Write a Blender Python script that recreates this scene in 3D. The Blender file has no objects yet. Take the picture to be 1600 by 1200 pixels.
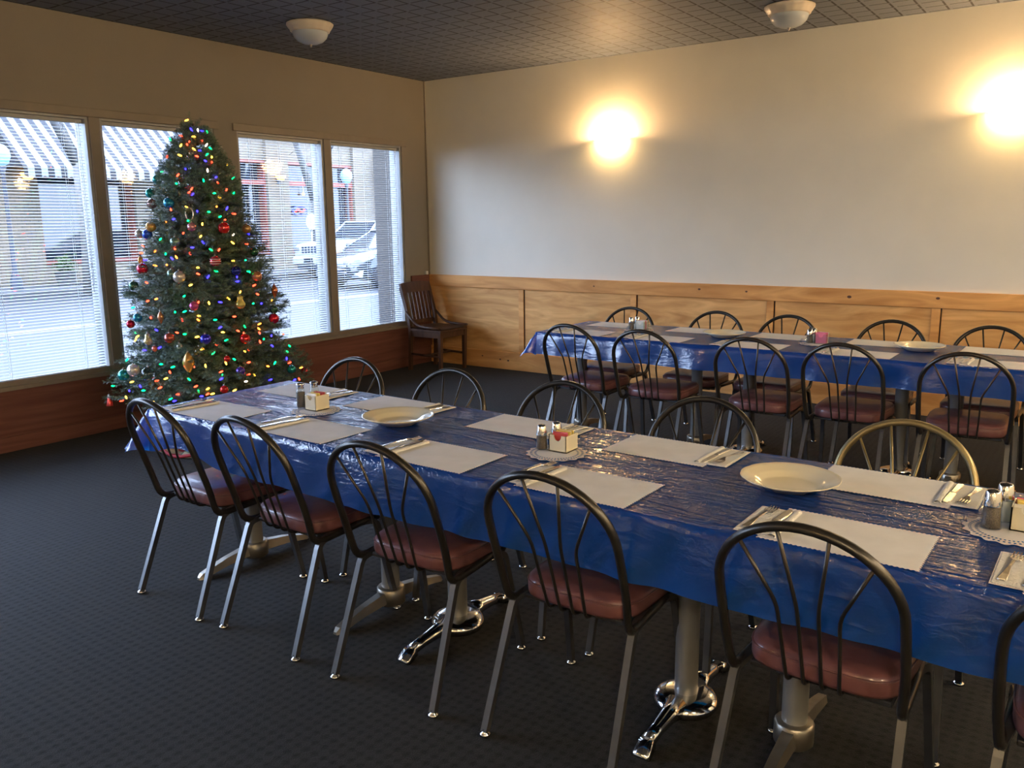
import bpy, math, random
import numpy as np
from mathutils import Vector, Matrix, Euler
random.seed(7)
S = bpy.context.scene
COL = S.collection
PI = math.pi

# ------------------------------------------------------------------ camera, world, exposure
cam_d = bpy.data.cameras.new('camera')
cam_d.sensor_width = 36.0
cam_d.lens = 29.6
cam_d.clip_start = 0.05
cam_d.clip_end = 300
cam = bpy.data.objects.new('camera', cam_d)
COL.objects.link(cam)
R_ = Vector((0.81841695, 0.57451182, -0.01139608))
U_ = Vector((-0.10006701, 0.16202289, 0.98170015))
F_ = Vector((-0.56584476, 0.80229967, -0.19009196))
mw = Matrix.Identity(4)
for i in range(3):
    mw[i][0] = R_[i]; mw[i][1] = U_[i]; mw[i][2] = -F_[i]
mw[0][3], mw[1][3], mw[2][3] = 5.99420674, -6.98015369, 1.50141788
cam.matrix_world = mw
S.camera = cam
S.view_settings.view_transform = 'Standard'
S.view_settings.look = 'None'
S.view_settings.gamma = 1.0
S.view_settings.use_curve_mapping = False
S.view_settings.exposure = 0.62
S.cycles.use_denoising = True
S.cycles.max_bounces = 9
S.cycles.diffuse_bounces = 5
S.cycles.glossy_bounces = 4
S.cycles.transmission_bounces = 6
S.cycles.transparent_max_bounces = 12
S.cycles.sample_clamp_indirect = 8.0
S.cycles.caustics_reflective = False
S.cycles.caustics_refractive = False

SKY = 14.0
SCONCE = 30.0
w = bpy.data.worlds.new('sky')
S.world = w
w.use_nodes = True
nt = w.node_tree
bg = nt.nodes['Background']
tc = nt.nodes.new('ShaderNodeTexCoord')
sp = nt.nodes.new('ShaderNodeSeparateXYZ')
cr = nt.nodes.new('ShaderNodeValToRGB')
cr.color_ramp.elements[0].position = 0.0
cr.color_ramp.elements[0].color = (0.50, 0.665, 0.955, 1)
cr.color_ramp.elements[1].position = 0.7
cr.color_ramp.elements[1].color = (0.48, 0.62, 0.92, 1)
nt.links.new(tc.outputs['Generated'], sp.inputs[0])
nt.links.new(sp.outputs['Z'], cr.inputs[0])
nt.links.new(cr.outputs[0], bg.inputs['Color'])
bg.inputs['Strength'].default_value = SKY
# daylight portals in the window openings (sampling aid of the sky only, they give off nothing)
for (ya, yb) in ((-8.36, -6.87), (-6.75, -5.24), (-4.98, -3.65), (-3.56, -2.60), (-2.38, -1.43), (-1.35, -0.38)):
    ld = bpy.data.lights.new('window_portal', 'AREA')
    ld.shape = 'RECTANGLE'; ld.size = 1.80; ld.size_y = yb - ya
    ld.cycles.is_portal = True
    lo = bpy.data.objects.new('window_portal', ld)
    lo.location = (-0.16, (ya + yb) / 2, 1.37)
    lo.rotation_euler = (0, -PI / 2, 0)
    COL.objects.link(lo)

# ------------------------------------------------------------------ materials
def srgb(r, g, b):
    f = lambda c: (c / 255) / 12.92 if c / 255 <= 0.04045 else ((c / 255 + 0.055) / 1.055) ** 2.4
    return (f(r), f(g), f(b), 1)

def new_mat(name):
    m = bpy.data.materials.new(name); m.use_nodes = True
    n = m.node_tree
    return m, n, n.nodes['Principled BSDF']

def mat(name, col, rough=0.5, metal=0.0, spec=0.5, var=0.06, scale=12.0, bump=0.0, bscale=60.0, coat=0.0, trans=0.0, ior=1.45,
        emit=None, estr=0.0, stretch=(1, 1, 1), croom=0.05):
    m, n, b = new_mat(name)
    N, L = n.nodes, n.links
    tc = N.new('ShaderNodeTexCoord'); mp = N.new('ShaderNodeMapping'); mp.inputs['Scale'].default_value = stretch
    L.new(tc.outputs['Object'], mp.inputs[0])
    no = N.new('ShaderNodeTexNoise'); no.inputs['Scale'].default_value = scale; no.inputs['Detail'].default_value = 4
    L.new(mp.outputs[0], no.inputs['Vector'])
    rp = N.new('ShaderNodeValToRGB')
    lo = tuple(max(0, c * (1 - var)) for c in col[:3]) + (1,); hi = tuple(min(1, c * (1 + var)) for c in col[:3]) + (1,)
    rp.color_ramp.elements[0].position = 0.3; rp.color_ramp.elements[0].color = lo
    rp.color_ramp.elements[1].position = 0.7; rp.color_ramp.elements[1].color = hi
    L.new(no.outputs[0], rp.inputs[0]); L.new(rp.outputs[0], b.inputs['Base Color'])
    b.inputs['Roughness'].default_value = rough; b.inputs['Metallic'].default_value = metal
    b.inputs['Specular IOR Level'].default_value = spec; b.inputs['Coat Weight'].default_value = coat
    b.inputs['Transmission Weight'].default_value = trans; b.inputs['IOR'].default_value = ior
    if emit:
        b.inputs['Emission Color'].default_value = emit; b.inputs['Emission Strength'].default_value = estr
    if bump:
        n2 = N.new('ShaderNodeTexNoise'); n2.inputs['Scale'].default_value = bscale; n2.inputs['Detail'].default_value = 3
        L.new(mp.outputs[0], n2.inputs['Vector'])
        bp = N.new('ShaderNodeBump'); bp.inputs['Strength'].default_value = bump; bp.inputs['Distance'].default_value = 0.01
        L.new(n2.outputs[0], bp.inputs['Height']); L.new(bp.outputs[0], b.inputs['Normal'])
    return m

def wood(name, c1, c2, axis='x', rough=0.55, scale=1.0, spec=0.22):
    m, n, b = new_mat(name)
    N, L = n.nodes, n.links
    tc = N.new('ShaderNodeTexCoord'); mp = N.new('ShaderNodeMapping')
    s = {'x': (1.1, 5, 7), 'y': (5, 0.6, 9), 'z': (6, 6, 0.7)}[axis]
    mp.inputs['Scale'].default_value = tuple(v * scale for v in s)
    L.new(tc.outputs['Object'], mp.inputs[0])
    a = N.new('ShaderNodeTexNoise'); a.inputs['Scale'].default_value = 1.6; a.inputs['Detail'].default_value = 8; a.inputs['Distortion'].default_value = 1.2
    L.new(mp.outputs[0], a.inputs['Vector'])
    r = N.new('ShaderNodeValToRGB')
    r.color_ramp.elements[0].position = 0.32; r.color_ramp.elements[0].color = c1
    r.color_ramp.elements[1].position = 0.68; r.color_ramp.elements[1].color = c2
    L.new(a.outputs[0], r.inputs[0])
    c = N.new('ShaderNodeTexNoise'); c.inputs['Scale'].default_value = 1.3; c.inputs['Detail'].default_value = 2
    L.new(tc.outputs['Object'], c.inputs['Vector'])
    mx = N.new('ShaderNodeMix'); mx.data_type = 'RGBA'; mx.blend_type = 'MULTIPLY'; mx.inputs[0].default_value = 0.35
    L.new(r.outputs[0], mx.inputs[6]); 
    r2 = N.new('ShaderNodeValToRGB'); r2.color_ramp.elements[0].position = 0.35; r2.color_ramp.elements[0].color = (0.55, 0.5, 0.45, 1)
    r2.color_ramp.elements[1].position = 0.6
    L.new(c.outputs[0], r2.inputs[0]); L.new(r2.outputs[0], mx.inputs[7]); L.new(mx.outputs[2], b.inputs['Base Color'])
    b.inputs['Roughness'].default_value = rough; b.inputs['Specular IOR Level'].default_value = spec
    bp = N.new('ShaderNodeBump'); bp.inputs['Strength'].default_value = 0.12; bp.inputs['Distance'].default_value = 0.005
    L.new(a.outputs[0], bp.inputs['Height']); L.new(bp.outputs[0], b.inputs['Normal'])
    return m

def translucent(name, col, tcol, fac=0.5, rough=0.35, spec=0.5, bump_fn=None, coat=0.0):
    m, n, b = new_mat(name)
    N, L = n.nodes, n.links
    b.inputs['Base Color'].default_value = col; b.inputs['Roughness'].default_value = rough; b.inputs['Specular IOR Level'].default_value = spec
    b.inputs['Coat Weight'].default_value = coat; b.inputs['Coat Roughness'].default_value = 0.22; b.inputs['Coat IOR'].default_value = 1.8
    t = N.new('ShaderNodeBsdfTranslucent'); t.inputs[0].default_value = tcol
    mx = N.new('ShaderNodeMixShader'); mx.inputs[0].default_value = fac
    L.new(b.outputs[0], mx.inputs[1]); L.new(t.outputs[0], mx.inputs[2]); L.new(mx.outputs[0], N['Material Output'].inputs[0])
    if bump_fn: bump_fn(N, L, b)
    return m

def emitter(name, col, strength, sampling=None):
    m, n, b = new_mat(name)
    b.inputs['Base Color'].default_value = (col[0] * .5, col[1] * .5, col[2] * .5, 1)
    b.inputs['Emission Color'].default_value = col; b.inputs['Emission Strength'].default_value = strength
    if sampling: m.cycles.emission_sampling = sampling
    return m

def clear_glass(name, tint=(1, 1, 1, 1), gloss=0.08, groove=0.0):
    m, n, b = new_mat(name)
    N, L = n.nodes, n.links
    N.remove(b)
    t = N.new('ShaderNodeBsdfTransparent'); t.inputs[0].default_value = tint
    g = N.new('ShaderNodeBsdfGlossy'); g.inputs['Roughness'].default_value = 0.02
    fr = N.new('ShaderNodeLayerWeight'); fr.inputs['Blend'].default_value = 0.5
    mx = N.new('ShaderNodeMixShader')
    pw = N.new('ShaderNodeMath'); pw.operation = 'POWER'; pw.inputs[1].default_value = 4.0
    L.new(fr.outputs['Facing'], pw.inputs[0])
    ml = N.new('ShaderNodeMath'); ml.operation = 'MULTIPLY_ADD'; ml.inputs[1].default_value = 0.6; ml.inputs[2].default_value = gloss * 0.5
    L.new(pw.outputs[0], ml.inputs[0]); L.new(ml.outputs[0], mx.inputs[0])
    L.new(t.outputs[0], mx.inputs[1]); L.new(g.outputs[0], mx.inputs[2]); L.new(mx.outputs[0], N['Material Output'].inputs[0])
    return m

def plaster(name, col):
    return mat(name, col, rough=0.75, spec=0.25, var=0.03, scale=2.5, bump=0.10, bscale=120)

def ceiling_mat():
    m, n, b = new_mat('embossed_grey_ceiling')
    N, L = n.nodes, n.links
    tc = N.new('ShaderNodeTexCoord'); sp = N.new('ShaderNodeSeparateXYZ'); L.new(tc.outputs['Object'], sp.inputs[0])
    def M(op, a, bb=None, c=None):
        k = N.new('ShaderNodeMath'); k.operation = op
        for i, v in enumerate((a, bb, c)):
            if v is None: continue
            if isinstance(v, (int, float)): k.inputs[i].default_value = v
            else: L.new(v, k.inputs[i])
        return k.outputs[0]
    P = 0.1524
    fx = M('FRACT', M('MULTIPLY', M('ADD', sp.outputs['X'], -0.018 + P * 0.5 + P * 100), 1 / P))
    fy = M('FRACT', M('MULTIPLY', M('ADD', sp.outputs['Y'], 0.03 + P * 0.5 + P * 100), 1 / P))
    dx = M('ABSOLUTE', M('ADD', fx, -0.5)); dy = M('ABSOLUTE', M('ADD', fy, -0.5))
    gx = M('LESS_THAN', dx, 0.045); gy = M('LESS_THAN', dy, 0.045)
    # every short groove stops before it meets the next long one
    gy = M('MULTIPLY', gy, M('GREATER_THAN', M('ABSOLUTE', M('ADD', fx, -0.60)), 0.065))
    gx = M('MULTIPLY', gx, M('GREATER_THAN', M('ABSOLUTE', M('ADD', fy, -0.60)), 0.05))
    g = M('MAXIMUM', gx, gy)
    no = N.new('ShaderNodeTexNoise'); no.inputs['Scale'].default_value = 90; no.inputs['Detail'].default_value = 3
    L.new(tc.outputs['Object'], no.inputs['Vector'])
    rp = N.new('ShaderNodeValToRGB'); rp.color_ramp.elements[0].color = (0.108, 0.125, 0.155, 1); rp.color_ramp.elements[1].color = (0.168, 0.192, 0.235, 1)
    L.new(no.outputs[0], rp.inputs[0])
    mx = N.new('ShaderNodeMix'); mx.data_type = 'RGBA'; L.new(g, mx.inputs[0]); L.new(rp.outputs[0], mx.inputs[6]); mx.inputs[7].default_value = (0.012, 0.012, 0.013, 1)
    L.new(mx.outputs[2], b.inputs['Base Color'])
    b.inputs['Roughness'].default_value = 0.62; b.inputs['Specular IOR Level'].default_value = 0.35
    h = M('ADD', M('MULTIPLY', g, -1.0), M('MULTIPLY', no.outputs[0], 0.25))
    bp = N.new('ShaderNodeBump'); bp.inputs['Strength'].default_value = 0.5; bp.inputs['Distance'].default_value = 0.004
    L.new(h, bp.inputs['Height']); L.new(bp.outputs[0], b.inputs['Normal'])
    return m

def carpet_mat():
    m, n, b = new_mat('charcoal_carpet')
    N, L = n.nodes, n.links
    tc = N.new('ShaderNodeTexCoord')
    mp = N.new('ShaderNodeMapping'); mp.inputs['Rotation'].default_value = (0, 0, PI / 4); L.new(tc.outputs['Object'], mp.inputs[0])
    sp = N.new('ShaderNodeSeparateXYZ'); L.new(mp.outputs[0], sp.inputs[0])
    def M(op, a, bb=None):
        k = N.new('ShaderNodeMath'); k.operation = op
        for i, v in enumerate((a, bb)):
            if v is None: continue
            if isinstance(v, (int, float)): k.inputs[i].default_value = v
            else: L.new(v, k.inputs[i])
        return k.outputs[0]
    s1 = M('SINE', M('MULTIPLY', sp.outputs['X'], 2 * PI / 0.052)); s2 = M('SINE', M('MULTIPLY', sp.outputs['Y'], 2 * PI / 0.052))
    dots = M('MULTIPLY', s1, s2)
    no = N.new('ShaderNodeTexNoise'); no.inputs['Scale'].default_value = 260; no.inputs['Detail'].default_value = 2
    L.new(tc.outputs['Object'], no.inputs['Vector'])
    n3 = N.new('ShaderNodeTexNoise'); n3.inputs['Scale'].default_value = 30; L.new(tc.outputs['Object'], n3.inputs['Vector'])
    n4 = N.new('ShaderNodeTexNoise'); n4.inputs['Scale'].default_value = 55; n4.inputs['Detail'].default_value = 1; L.new(tc.outputs['Object'], n4.inputs['Vector'])
    v = M('ADD', M('MULTIPLY', M('MULTIPLY', M('MINIMUM', dots, 0.15), n4.outputs[0]), 0.55), M('ADD', M('MULTIPLY', no.outputs[0], 0.75), M('MULTIPLY', n3.outputs[0], 0.25)))
    rp = N.new('ShaderNodeValToRGB'); rp.color_ramp.elements[0].position = 0.25; rp.color_ramp.elements[0].color = (0.0045, 0.0047, 0.005, 1)
    rp.color_ramp.elements[1].position = 0.75; rp.color_ramp.elements[1].color = (0.020, 0.0205, 0.022, 1)
    L.new(v, rp.inputs[0]); L.new(rp.outputs[0], b.inputs['Base Color'])
    b.inputs['Roughness'].default_value = 0.9; b.inputs['Specular IOR Level'].default_value = 0.2
    b.inputs['Sheen Weight'].default_value = 0.04; b.inputs['Sheen Roughness'].default_value = 0.5
    bp = N.new('ShaderNodeBump'); bp.inputs['Strength'].default_value = 0.8; bp.inputs['Distance'].default_value = 0.006
    L.new(v, bp.inputs['Height']); L.new(bp.outputs[0], b.inputs['Normal'])
    return m

def film_bump(N, L, b):
    tc = N.new('ShaderNodeTexCoord')
    def ridge(scale, rot, ns, dist, amp):
        mp = N.new('ShaderNodeMapping'); mp.inputs['Scale'].default_value = scale; mp.inputs['Rotation'].default_value = (0, 0, rot)
        L.new(tc.outputs['Object'], mp.inputs[0])
        a = N.new('ShaderNodeTexNoise'); a.inputs['Scale'].default_value = ns; a.inputs['Detail'].default_value = 2.5; a.inputs['Distortion'].default_value = dist
        L.new(mp.outputs[0], a.inputs['Vector'])
        m1 = N.new('ShaderNodeMath'); m1.operation = 'SUBTRACT'; m1.inputs[1].default_value = 0.5; L.new(a.outputs[0], m1.inputs[0])
        m2 = N.new('ShaderNodeMath'); m2.operation = 'ABSOLUTE'; L.new(m1.outputs[0], m2.inputs[0])
        m4 = N.new('ShaderNodeMath'); m4.operation = 'MINIMUM'; m4.inputs[1].default_value = 0.09; L.new(m2.outputs[0], m4.inputs[0])
        m3 = N.new('ShaderNodeMath'); m3.operation = 'MULTIPLY'; m3.inputs[1].default_value = -amp; L.new(m4.outputs[0], m3.inputs[0])
        return m3.outputs[0]
    def add(p, q):
        k = N.new('ShaderNodeMath'); k.operation = 'ADD'; L.new(p, k.inputs[0]); L.new(q, k.inputs[1]); return k.outputs[0]
    h = add(ridge((1.2, 7.0, 4.0), 0.12, 2.2, 0.8, 1.0), ridge((4.0, 22.0, 9.0), -0.25, 1.8, 1.4, 0.30))
    h = add(h, ridge((9.0, 5.0, 9.0), 0.6, 3.0, 1.0, 0.22))
    sm = N.new('ShaderNodeTexNoise'); sm.inputs['Scale'].default_value = 5.0; sm.inputs['Detail'].default_value = 1; L.new(tc.outputs['Object'], sm.inputs['Vector'])
    k = N.new('ShaderNodeMath'); k.operation = 'MULTIPLY'; k.inputs[1].default_value = 0.35; L.new(sm.outputs[0], k.inputs[0])
    h = add(h, k.outputs[0])
    bp = N.new('ShaderNodeBump'); bp.inputs['Strength'].default_value = 1.0; bp.inputs['Distance'].default_value = 0.044
    ge = N.new('ShaderNodeNewGeometry'); sx = N.new('ShaderNodeSeparateXYZ'); L.new(ge.outputs['Normal'], sx.inputs[0])
    ab = N.new('ShaderNodeMath'); ab.operation = 'ABSOLUTE'; L.new(sx.outputs['Z'], ab.inputs[0])
    st = N.new('ShaderNodeMath'); st.operation = 'MULTIPLY_ADD'; st.inputs[1].default_value = 0.88; st.inputs[2].default_value = 0.12; L.new(ab.outputs[0], st.inputs[0]); L.new(st.outputs[0], bp.inputs['Strength'])
    L.new(h, bp.inputs['Height']); L.new(bp.outputs[0], b.inputs['Normal']); L.new(bp.outputs[0], b.inputs['Coat Normal'])

def brick_mat(name, c1, c2, mortar, scale=1.0, bw=0.4, rh=0.1):
    m, n, b = new_mat(name)
    N, L = n.nodes, n.links
    tc = N.new('ShaderNodeTexCoord'); sp = N.new('ShaderNodeSeparateXYZ'); L.new(tc.outputs['Object'], sp.inputs[0])
    ad = N.new('ShaderNodeMath'); ad.operation = 'ADD'; L.new(sp.outputs['X'], ad.inputs[0]); L.new(sp.outputs['Y'], ad.inputs[1])
    cb = N.new('ShaderNodeCombineXYZ'); L.new(ad.outputs[0], cb.inputs[0]); L.new(sp.outputs['Z'], cb.inputs[1])
    br = N.new('ShaderNodeTexBrick'); br.inputs['Color1'].default_value = c1; br.inputs['Color2'].default_value = c2; br.inputs['Mortar'].default_value = mortar
    br.inputs['Scale'].default_value = scale; br.inputs['Brick Width'].default_value = bw; br.inputs['Row Height'].default_value = rh; br.inputs['Mortar Size'].default_value = 0.008
    L.new(cb.outputs[0], br.inputs['Vector']); L.new(br.outputs['Color'], b.inputs['Base Color'])
    b.inputs['Roughness'].default_value = 0.85
    return m

def stripe_mat(name, c1, c2, width):
    m, n, b = new_mat(name)
    N, L = n.nodes, n.links
    tc = N.new('ShaderNodeTexCoord'); sp = N.new('ShaderNodeSeparateXYZ'); L.new(tc.outputs['Object'], sp.inputs[0])
    k = N.new('ShaderNodeMath'); k.operation = 'MULTIPLY'; k.inputs[1].default_value = 0.5 / width; L.new(sp.outputs['Y'], k.inputs[0])
    f = N.new('ShaderNodeMath'); f.operation = 'FRACT'; L.new(k.outputs[0], f.inputs[0])
    g = N.new('ShaderNodeMath'); g.operation = 'GREATER_THAN'; g.inputs[1].default_value = 0.5; L.new(f.outputs[0], g.inputs[0])
    mx = N.new('ShaderNodeMix'); mx.data_type = 'RGBA'; L.new(g.outputs[0], mx.inputs[0]); mx.inputs[6].default_value = c1; mx.inputs[7].default_value = c2
    L.new(mx.outputs[2], b.inputs['Base Color']); b.inputs['Roughness'].default_value = 0.8
    return m

M = {}
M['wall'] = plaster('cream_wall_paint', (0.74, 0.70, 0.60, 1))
M['wall_shaded'] = plaster('shaded_wall_paint', (0.215, 0.19, 0.155, 1))  # window wall's shade put into the colour, darker than the back wall's paint
M['ceiling'] = ceiling_mat()
M['carpet'] = carpet_mat()
M['wood'] = wood('stained_plywood', (0.56, 0.27, 0.080, 1), (0.86, 0.50, 0.19, 1))
M['wood_rail'] = wood('stained_pine_rail', (0.56, 0.25, 0.070, 1), (0.84, 0.45, 0.155, 1), scale=0.8)
M['wood_red'] = wood('red_brown_panel', (0.110, 0.040, 0.030, 1), (0.180, 0.075, 0.055, 1), axis='y')
M['seam'] = mat('dark_seam', (0.03, 0.014, 0.008, 1), rough=0.8)
M['knot'] = mat('pine_knot', (0.10, 0.04, 0.018, 1), rough=0.6)
M['frame_tan'] = mat('tan_window_trim', (0.19, 0.16, 0.125, 1), rough=0.5)
M['frame_white'] = mat('white_window_frame', (0.30, 0.305, 0.30, 1), rough=0.4)
M['glass'] = clear_glass('window_glass')
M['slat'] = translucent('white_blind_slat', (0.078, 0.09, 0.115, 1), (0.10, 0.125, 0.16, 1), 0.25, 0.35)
M['cord'] = mat('white_cord', (0.75, 0.75, 0.72, 1))
M['film'] = translucent('blue_plastic_film', (0.006, 0.065, 0.34, 1), (0.0, 0.32, 1.0, 1), 0.38, 0.12, 0.6, film_bump, 1.0)
M['paper'] = mat('white_placemat_paper', (0.68, 0.67, 0.67, 1), rough=0.75, spec=0.2, bump=0.25, bscale=9)
M['napkin'] = mat('white_napkin', (0.66, 0.64, 0.60, 1), rough=0.85, spec=0.15, bump=0.3, bscale=140)
M['doily'] = mat('white_paper_lace', (0.62, 0.61, 0.62, 1), rough=0.8)
M['steel'] = mat('polished_steel', (0.62, 0.60, 0.57, 1), rough=0.18, metal=1.0)
M['chrome'] = mat('chrome', (0.72, 0.72, 0.72, 1), rough=0.12, metal=1.0, var=0.03)
M['brushed'] = mat('dull_cast_metal', (0.33, 0.30, 0.25, 1), rough=0.36, metal=0.9, var=0.12)
M['column'] = mat('grey_metal_column', (0.30, 0.30, 0.29, 1), rough=0.30, metal=0.45)
M['bronze'] = mat('dark_bronze_tube', (0.055, 0.051, 0.045, 1), rough=0.30, metal=0.75, var=0.15)
M['bronze_sheen'] = mat('bronze_tube_painted_sheen', (0.30, 0.24, 0.12, 1), rough=0.36, metal=0.75, var=0.2)  # sconce reflection on one hoop, put into the tube's colour
M['gunmetal'] = mat('gunmetal_leg', (0.13, 0.13, 0.13, 1), rough=0.34, metal=0.85, var=0.15)
M['vinyl'] = mat('burgundy_vinyl', (0.150, 0.060, 0.058, 1), rough=0.36, spec=0.5, coat=0.25, var=0.18, scale=7, bump=0.12, bscale=35)
M['underframe'] = mat('black_underframe', (0.02, 0.02, 0.022, 1), rough=0.5)
M['laminate'] = mat('dark_laminate', (0.05, 0.035, 0.028, 1), rough=0.4)
M['cream_china'] = mat('cream_china', (0.72, 0.65, 0.48, 1), rough=0.12, spec=0.6, var=0.02, coat=0.4)
M['cream_ceramic'] = mat('cream_ceramic', (0.66, 0.60, 0.44, 1), rough=0.25, var=0.03)
M['white_plastic'] = mat('white_plastic', (0.72, 0.72, 0.68, 1), rough=0.4)
M['clear'] = clear_glass('clear_glassware', (0.92, 0.95, 0.95, 1), 0.10)
M['pepper'] = mat('ground_pepper', (0.13, 0.10, 0.075, 1), rough=0.9, var=0.5, scale=400)
M['salt'] = mat('salt', (0.72, 0.68, 0.58, 1), rough=0.9)
for k, c in dict(pink=(0.75, 0.18, 0.28, 1), yellow=(0.80, 0.62, 0.16, 1), white=(0.78, 0.76, 0.70, 1), blue=(0.15, 0.35, 0.75, 1), red=(0.45, 0.05, 0.05, 1)).items():
    M['pk_' + k] = mat(k + '_paper_packet', c, rough=0.6)
M['darkwood'] = wood('dark_walnut', (0.045, 0.022, 0.014, 1), (0.10, 0.05, 0.03, 1), axis='z', rough=0.35)
M['trunk'] = mat('bark', (0.10, 0.065, 0.04, 1), rough=0.9, var=0.3)
M['bulb_glow'] = emitter('sconce_bulb_glow', (1.0, 0.60, 0.28, 1), 750.0)
M['alabaster'] = translucent('frosted_bowl_glass', (0.88, 0.82, 0.68, 1), (1.0, 0.93, 0.72, 1), 0.75, 0.3)
_n = M['alabaster'].node_tree.nodes['Principled BSDF']; _n.inputs['Emission Color'].default_value = (1.0, 0.70, 0.34, 1); _n.inputs['Emission Strength'].default_value = 38.0
M['frost'] = translucent('frosted_dome_glass', (0.58, 0.64, 0.70, 1), (0.6, 0.66, 0.72, 1), 0.3, 0.25)
M['fill_dome'] = emitter('fill_dome_glow', (1.0, 0.78, 0.50, 1), 270.0)
M['ring'] = translucent('ribbed_cream_ring', (0.78, 0.70, 0.58, 1), (0.8, 0.7, 0.55, 1), 0.25, 0.35)

# ------------------------------------------------------------------ mesh helpers
class MB:
    def __init__(s): s.v = []; s.f = []; s.sm = []
    def add(s, vs, fs, smooth=False):
        o = len(s.v); s.v += [tuple(v) for v in vs]
        s.f += [tuple(i + o for i in f) for f in fs]; s.sm += [smooth] * len(fs); return s
    def box(s, lo, hi, bev=0.0):
        (a, b, c), (d, e, f) = lo, hi
        if bev <= 0:
            vs = [(a, b, c), (d, b, c), (d, e, c), (a, e, c), (a, b, f), (d, b, f), (d, e, f), (a, e, f)]
            return s.add(vs, [(0, 3, 2, 1), (4, 5, 6, 7), (0, 1, 5, 4), (1, 2, 6, 5), (2, 3, 7, 6), (3, 0, 4, 7)])
        q = bev
        vs = []
        for z, ins in ((c, q), (c + q, 0), (f - q, 0), (f, q)):
            i = ins; k = q
            x0, x1, y0, y1 = a + i, d - i, b + i, e - i
            cc = 0 if ins else q
            vs += [(x0 + cc, y0, z), (x1 - cc, y0, z), (x1, y0 + cc, z), (x1, y1 - cc, z), (x1 - cc, y1, z), (x0 + cc, y1, z), (x0, y1 - cc, z), (x0, y0 + cc, z)]
        fs = [tuple(range(7, -1, -1)), tuple(range(24, 32))]
        for l in range(3):
            for j in range(8):
                fs.append((l * 8 + j, l * 8 + (j + 1) % 8, l * 8 + 8 + (j + 1) % 8, l * 8 + 8 + j))
        return s.add(vs, fs)
    def tube(s, pts, r, n=8, closed=False, cap=True, flat=None, squash=1.0):
        pts = [Vector(p) for p in pts]; k = len(pts)
        rs = r if isinstance(r, (list, tuple)) else [r] * k
        up = None; vs = []
        for i in range(k):
            if closed: t = pts[(i + 1) % k] - pts[i - 1]
            else: t = pts[min(i + 1, k - 1)] - pts[max(i - 1, 0)]
            t.normalize()
            if up is None:
                a = Vector((0, 0, 1)) if abs(t.z) < 0.9 else Vector((0, 1, 0))
                if flat: a = Vector(flat)
                up = (a - t * a.dot(t)).normalized()
            else: up = (up - t * up.dot(t)).normalized()
            sd = t.cross(up)
            for j in range(n):
                an = 2 * PI * (j + (0.5 if n == 4 else 0)) / n
                vs.append(pts[i] + (up * math.cos(an) + sd * math.sin(an) * squash) * rs[i])
        fs = []
        for i in range(k if closed else k - 1):
            for j in range(n):
                fs.append((i * n + j, i * n + (j + 1) % n, ((i + 1) % k) * n + (j + 1) % n, ((i + 1) % k) * n + j))
        if cap and not closed:
            s.add(vs, fs, n > 4); o = len(s.v) - len(vs)
            s.f += [tuple(o + j for j in range(n - 1, -1, -1)), tuple(o + (k - 1) * n + j for j in range(n))]; s.sm += [False, False]
            return s
        return s.add(vs, fs, n > 4)
    def lathe(s, prof, n=24, c=(0, 0, 0), wave=None, axis='z', arc=None, smooth=True):
        vs = []; k = len(prof)
        full = arc is None
        m = n if full else n + 1
        for (r, z) in prof:
            for j in range(m):
                an = 2 * PI * j / n if full else arc[0] + (arc[1] - arc[0]) * j / n
                rr = r * (wave(an) if wave else 1)
                x, y = rr * math.cos(an), rr * math.sin(an)
                vs.append((c[0] + x, c[1] + y, c[2] + z))
        fs = []
        for i in range(k - 1):
            for j in range(n):
                a = i * m + j; b = i * m + ((j + 1) % m)
                fs.append((a, b, b + m, a + m))
        return s.add(vs, fs, smooth)
    def extrude(s, poly, z0, z1, smooth=False):
        n = len(poly)
        vs = [(x, y, z0) for x, y in poly] + [(x, y, z1) for x, y in poly]
        fs = [tuple(range(n - 1, -1, -1)), tuple(range(n, 2 * n))] + [(i, (i + 1) % n, n + (i + 1) % n, n + i) for i in range(n)]
        return s.add(vs, fs, smooth)
    def xf(s, mtx, start=0):
        for i in range(start, len(s.v)): s.v[i] = tuple(mtx @ Vector(s.v[i]))
        return s
    def mesh(s, name, m, ml=None):
        me = bpy.data.meshes.new(name); me.from_pydata(s.v, [], s.f); me.update()
        me.polygons.foreach_set('use_smooth', s.sm)
        if m: me.materials.append(m)
        return me
    def obj(s, name, m, parent=None, kind=None, label=None):
        o = bpy.data.objects.new(name, s.mesh(name, m)); COL.objects.link(o)
        if parent: o.parent = parent
        if kind: o['kind'] = kind
        if label: o['label'] = label
        return o

def mesh_obj(name, me, parent=None, label=None):
    o = bpy.data.objects.new(name, me); COL.objects.link(o)
    if parent: o.parent = parent
    if label: o['label'] = label
    return o
def tag(o, label, cat, group=None, kind=None):
    o['label'] = label; o['category'] = cat
    if group: o['group'] = group
    if kind: o['kind'] = kind
    return o
def thing(name, label, cat, loc=(0, 0, 0), rz=0, group=None):
    o = bpy.data.objects.new(name, None); COL.objects.link(o); o.empty_display_size = 0.05
    o.location = loc; o.rotation_euler = (0, 0, rz)
    return tag(o, label, cat, group)
def dup(root, loc, rz, label, group=None):
    def cp(o, parent):
        c = o.copy(); COL.objects.link(c); c.parent = parent
        for ch in list(o.children): cp(ch, c)
        return c
    r = cp(root, None); r.location = loc; r.rotation_euler = (0, 0, rz); r['label'] = label
    if group: r['group'] = group
    return r
ORD = ['first', 'second', 'third', 'fourth', 'fifth', 'sixth', 'seventh', 'eighth']
def B(lo, hi, bev=0.0): return MB().box(lo, hi, bev)
def struct(name, mb, m, label=None):
    o = mb.obj(name, m); o['kind'] = 'structure'
    if label: o['label'] = label
    return o

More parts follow.
